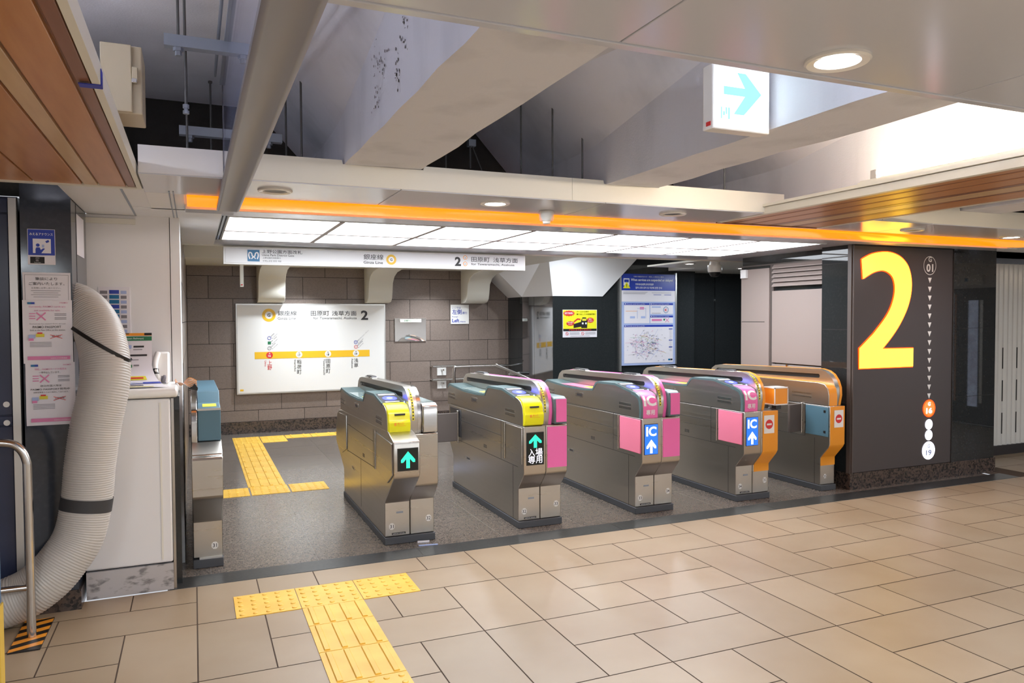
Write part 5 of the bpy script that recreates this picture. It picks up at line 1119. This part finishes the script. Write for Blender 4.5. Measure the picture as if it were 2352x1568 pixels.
# counter
t = thing('service_counter', 'white counter with a rounded top and a scratched metal kick plate', 'counter', (-.32, 4.6, 0))
g = G(); g.box(-.536, -.12, 4.385, 4.83, .15, 1.03, M_WHITE); g.box(-.532, -.123, 4.40, 4.83, 0, .15, M_SEAM); g.obj('counter_body', t, bevel=.01)
g = G(); g.box(-.175, -.166, 4.382, 4.388, .17, 1.01, M_CREAM); g.obj('seam_strip', t)
g = G(); pr = [(4.845, 1.037), (4.375, 1.037), (4.360, 1.045), (4.353, 1.062), (4.360, 1.079), (4.375, 1.087), (4.845, 1.087)]; g.prism(pr, 'x', -.545, -.084, M_PAPER2); g.obj('counter_top', t, bevel=.012, angle=50)
g = G(); g.box(-.53, -.119, 4.378, 4.40, .004, .145, mat('scratched_kick_plate', (200, 198, 200), .35, .5, noise=(34, .52, .66, (140, 138, 140), (.5, 1, 1)))); g.obj('kick_plate', t)
g = G(); g.box(-.119, -.078, 4.47, 4.845, 0, 1.033, M_BLACK); g.box(-.118, -.105, 4.39, 4.47, 0, 1.03, M_STEEL2); g.obj('side_panel', t, label='black side panel')
# leaflet banner on the counter
t = thing('transfer_guide', 'curling printed route sheet with yellow and blue bars on the counter', 'printed sheet', (-.28, 4.6, 1.09))
g = G(); prof = catmull([Vector((0, 4.70, 1.375)), Vector((0, 4.685, 1.30)), Vector((0, 4.66, 1.22)), Vector((0, 4.60, 1.145)), Vector((0, 4.50, 1.105)), Vector((0, 4.40, 1.0935))], 6); n = len(prof)
def sheet(s, v):
    p = prof[min(n-1, int(s*(n-1)))]; q = prof[min(n-1, int(s*(n-1))+1)]; f = s*(n-1)-int(s*(n-1)); p = p.lerp(q, f)
    xl = -.37-.04*s; xr = -.218+.115*max(0, s-.45)**1.4*2.0
    return Vector((xl+(xr-xl)*v, p.y, p.z))
for k in range(n-1):
    a, b = k/(n-1), (k+1)/(n-1); g.face([sheet(a, 0), sheet(b, 0), sheet(b, 1), sheet(a, 1)], M_PAPER)
bmesh.ops.remove_doubles(g.bm, verts=g.bm.verts, dist=1e-5); g.obj('sheet', t, angle=60, nrm=False)
g = G()
def bar(s0, s1, v0, v1, m, h=.0015):
    kk = 4
    for i in range(kk):
        a, b = s0+(s1-s0)*i/kk, s0+(s1-s0)*(i+1)/kk; o = Vector((0, -h, h)); g.face([sheet(a, v0)+o, sheet(b, v0)+o, sheet(b, v1)+o, sheet(a, v1)+o], m)
bar(0, .055, 0, 1, M_ORG); bar(0, .03, .0, .25, M_BK); bar(.0, .05, .75, 1, M_BK, .002); bar(.065, .125, 0, 1, M_GREEN); bar(.62, .70, .05, .75, M_YST); bar(.755, .81, 0, 1, M_BLUE); bar(.93, .965, .2, .75, M_YST)
bar(.19, .215, .42, .75, M_TXT); bar(.24, .25, .42, .7, M_TXG); bar(.31, .335, .30, .85, M_TXT); bar(.38, .39, .35, .6, M_TXG); bar(.45, .49, .32, .42, M_GREEN); bar(.45, .47, .46, .62, M_TXG); bar(.85, .88, .15, .6, M_TXT); bar(.645, .675, .12, .68, M_RED, .0025); bar(.77, .795, .25, .62, M_TXW, .0025)
bar(.18, .23, .26, .36, M_LBLUE)
g.text('(Japan Railways)', tuple(sheet(.115, .45)+Vector((0, -.003, .003))), .012, M_TXW, align='C', w=.09)
g.obj('print', t, smooth=False, nrm=False)
t = thing('remote_handset', 'white handset device leaning on the booth wall at the counter end', 'device', (-.15, 4.75, 1.087))
g = G(); g.prism([(4.66, 1.088), (4.80, 1.088), (4.82, 1.20), (4.80, 1.265), (4.77, 1.265), (4.74, 1.20)], 'x', -.205, -.13, M_PAPER2); g.obj('body', t, bevel=.012, angle=50)
g = G(); g.tube(catmull([(-.19, 4.70, 1.10), (-.20, 4.69, 1.15), (-.205, 4.72, 1.20), (-.19, 4.76, 1.26)], 5), .016, M_PAPER2, 10); g.tube([(-.20, 4.688, 1.14), (-.204, 4.70, 1.17)], .018, M_DKPL, 10); g.obj('handset', t)
g = G(); g.tube([(-.16+.012*math.cos(a*1.3), 4.63+.012*math.sin(a*1.3), 1.095+.0012*a) for a in range(36)], .003, M_TXG, 6); g.obj('coiled_cord', t)
t = thing('ticket_bundle', 'fan of orange and white paper strips with a black clip hanging over the counter edge', 'papers', (-.03, 4.6, 1.05))
g = G()
for k in range(12):
    o = k*.004; g.tube(catmull([(-.10, 4.62+o, 1.09+.002*k), (-.07, 4.60+o, 1.098-.002*k), (-.03, 4.60, 1.072+.0045*k), (.012, 4.59, 1.055+.0045*k)], 4), .0022, M_ORG if k % 2 else M_PAPER, 5)
g.obj('strips', t)
g = G(); g.prism([(-.035, 1.062), (.015, 1.05), (.018, 1.064), (.0, 1.09), (-.01, 1.075)], 'y', 4.575, 4.61, M_BK); g.obj('clip', t)
# steel barrier rail at the left with its hazard plate
t = thing('barrier_rail', 'brushed steel hoop rail standing at the left edge of the picture', 'railing', (-.70, 3.98, 0))
g = G(); g.tube(catmull([(-.703, 3.97, .008), (-.703, 3.97, .4), (-.703, 3.97, .74), (-.708, 3.97, .82), (-.735, 3.97, .875), (-.79, 3.97, .90), (-.95, 3.97, .905), (-1.5, 3.97, .905)], 6), .019, M_STEEL2, 16)
g.obj('hoop', t); g = G(); g.tube([(-.703, 3.97, .235), (-1.5, 3.97, .235)], .015, M_STEEL2, 12); g.obj('cross_bar', t)
g = G(); g.tube([(-1.5, 3.97, .905), (-1.5, 3.97, .008)], .019, M_STEEL2, 12); g.obj('post', t)
g = G(); x0, x1, y0, y1 = -.768, -.645, 3.81, 4.19; g.box(x0, x1, y0, y1, 0, .006, M_BK)
k = 0; yy = y0-.10
while yy < y1+.05:
    a = [(x0, yy), (x1, yy+.06), (x1, yy+.105), (x0, yy+.045)]; a = [(p[0], min(max(p[1], y0), y1)) for p in a]
    if abs(a[0][1]-a[3][1])+abs(a[1][1]-a[2][1]) > .01: g.face([(p[0], p[1], .0066) for p in a], M_ORG)
    yy += .09
g.obj('base_plate', t, label='black and yellow striped base plate', smooth=False, nrm=False)
g = G(); g.box(-.56, -.535, 2.55, 2.6, 0, 1.10, mat('blue_edge', (70, 100, 130), .5)); g.box(-.535, -.53, 2.55, 2.6, 0, .62, mat('ochre_edge', (206, 170, 60), .5))
g.obj('standing_board', label='thin edge of a blue and ochre board standing at the far left of the picture', cat='board')

# ================================================================== ADDED FOR THE POLISHED PILLAR TO MIRROR: A BRIGHT DOOR AND PLATE
t = thing('added_door', 'dark framed door with bright panes, added for the polished pillar to mirror', 'door', (9.58, 2.6, 0))
g = G(); g.box(9.54, 9.598, 2.08, 3.1, .02, 1.82, M_DKPL); g.obj('door_frame', t, bevel=.004)
for i, (ya, yb, z0, z1, m) in enumerate(((2.14, 2.215, .3, 1.76, E_WHT), (2.245, 2.27, .3, 1.74, M_W1), (2.44, 2.57, .25, 1.66, mat('added_pane_glow', (200, 210, 230), .3, emit=.7, ecol=(190, 205, 235), noise=(6, .4, .6, (120, 60, 60)))), (2.60, 2.64, .3, 1.66, M_ALU))):
    g = G(); g.box(9.53, 9.545, ya, yb, z0, z1, m); g.obj('pane', t)
g = G(); g.box(9.56, 9.598, 2.34, 2.61, 1.87, 2.0, M_PAPER2); g.box(9.555, 9.561, 2.36, 2.40, 1.91, 1.96, M_LOGO); g.obj('added_plate', label='small white plate added above the door for the pillar to mirror', cat='sign')  # invented plate that gives the pillar something white to reflect
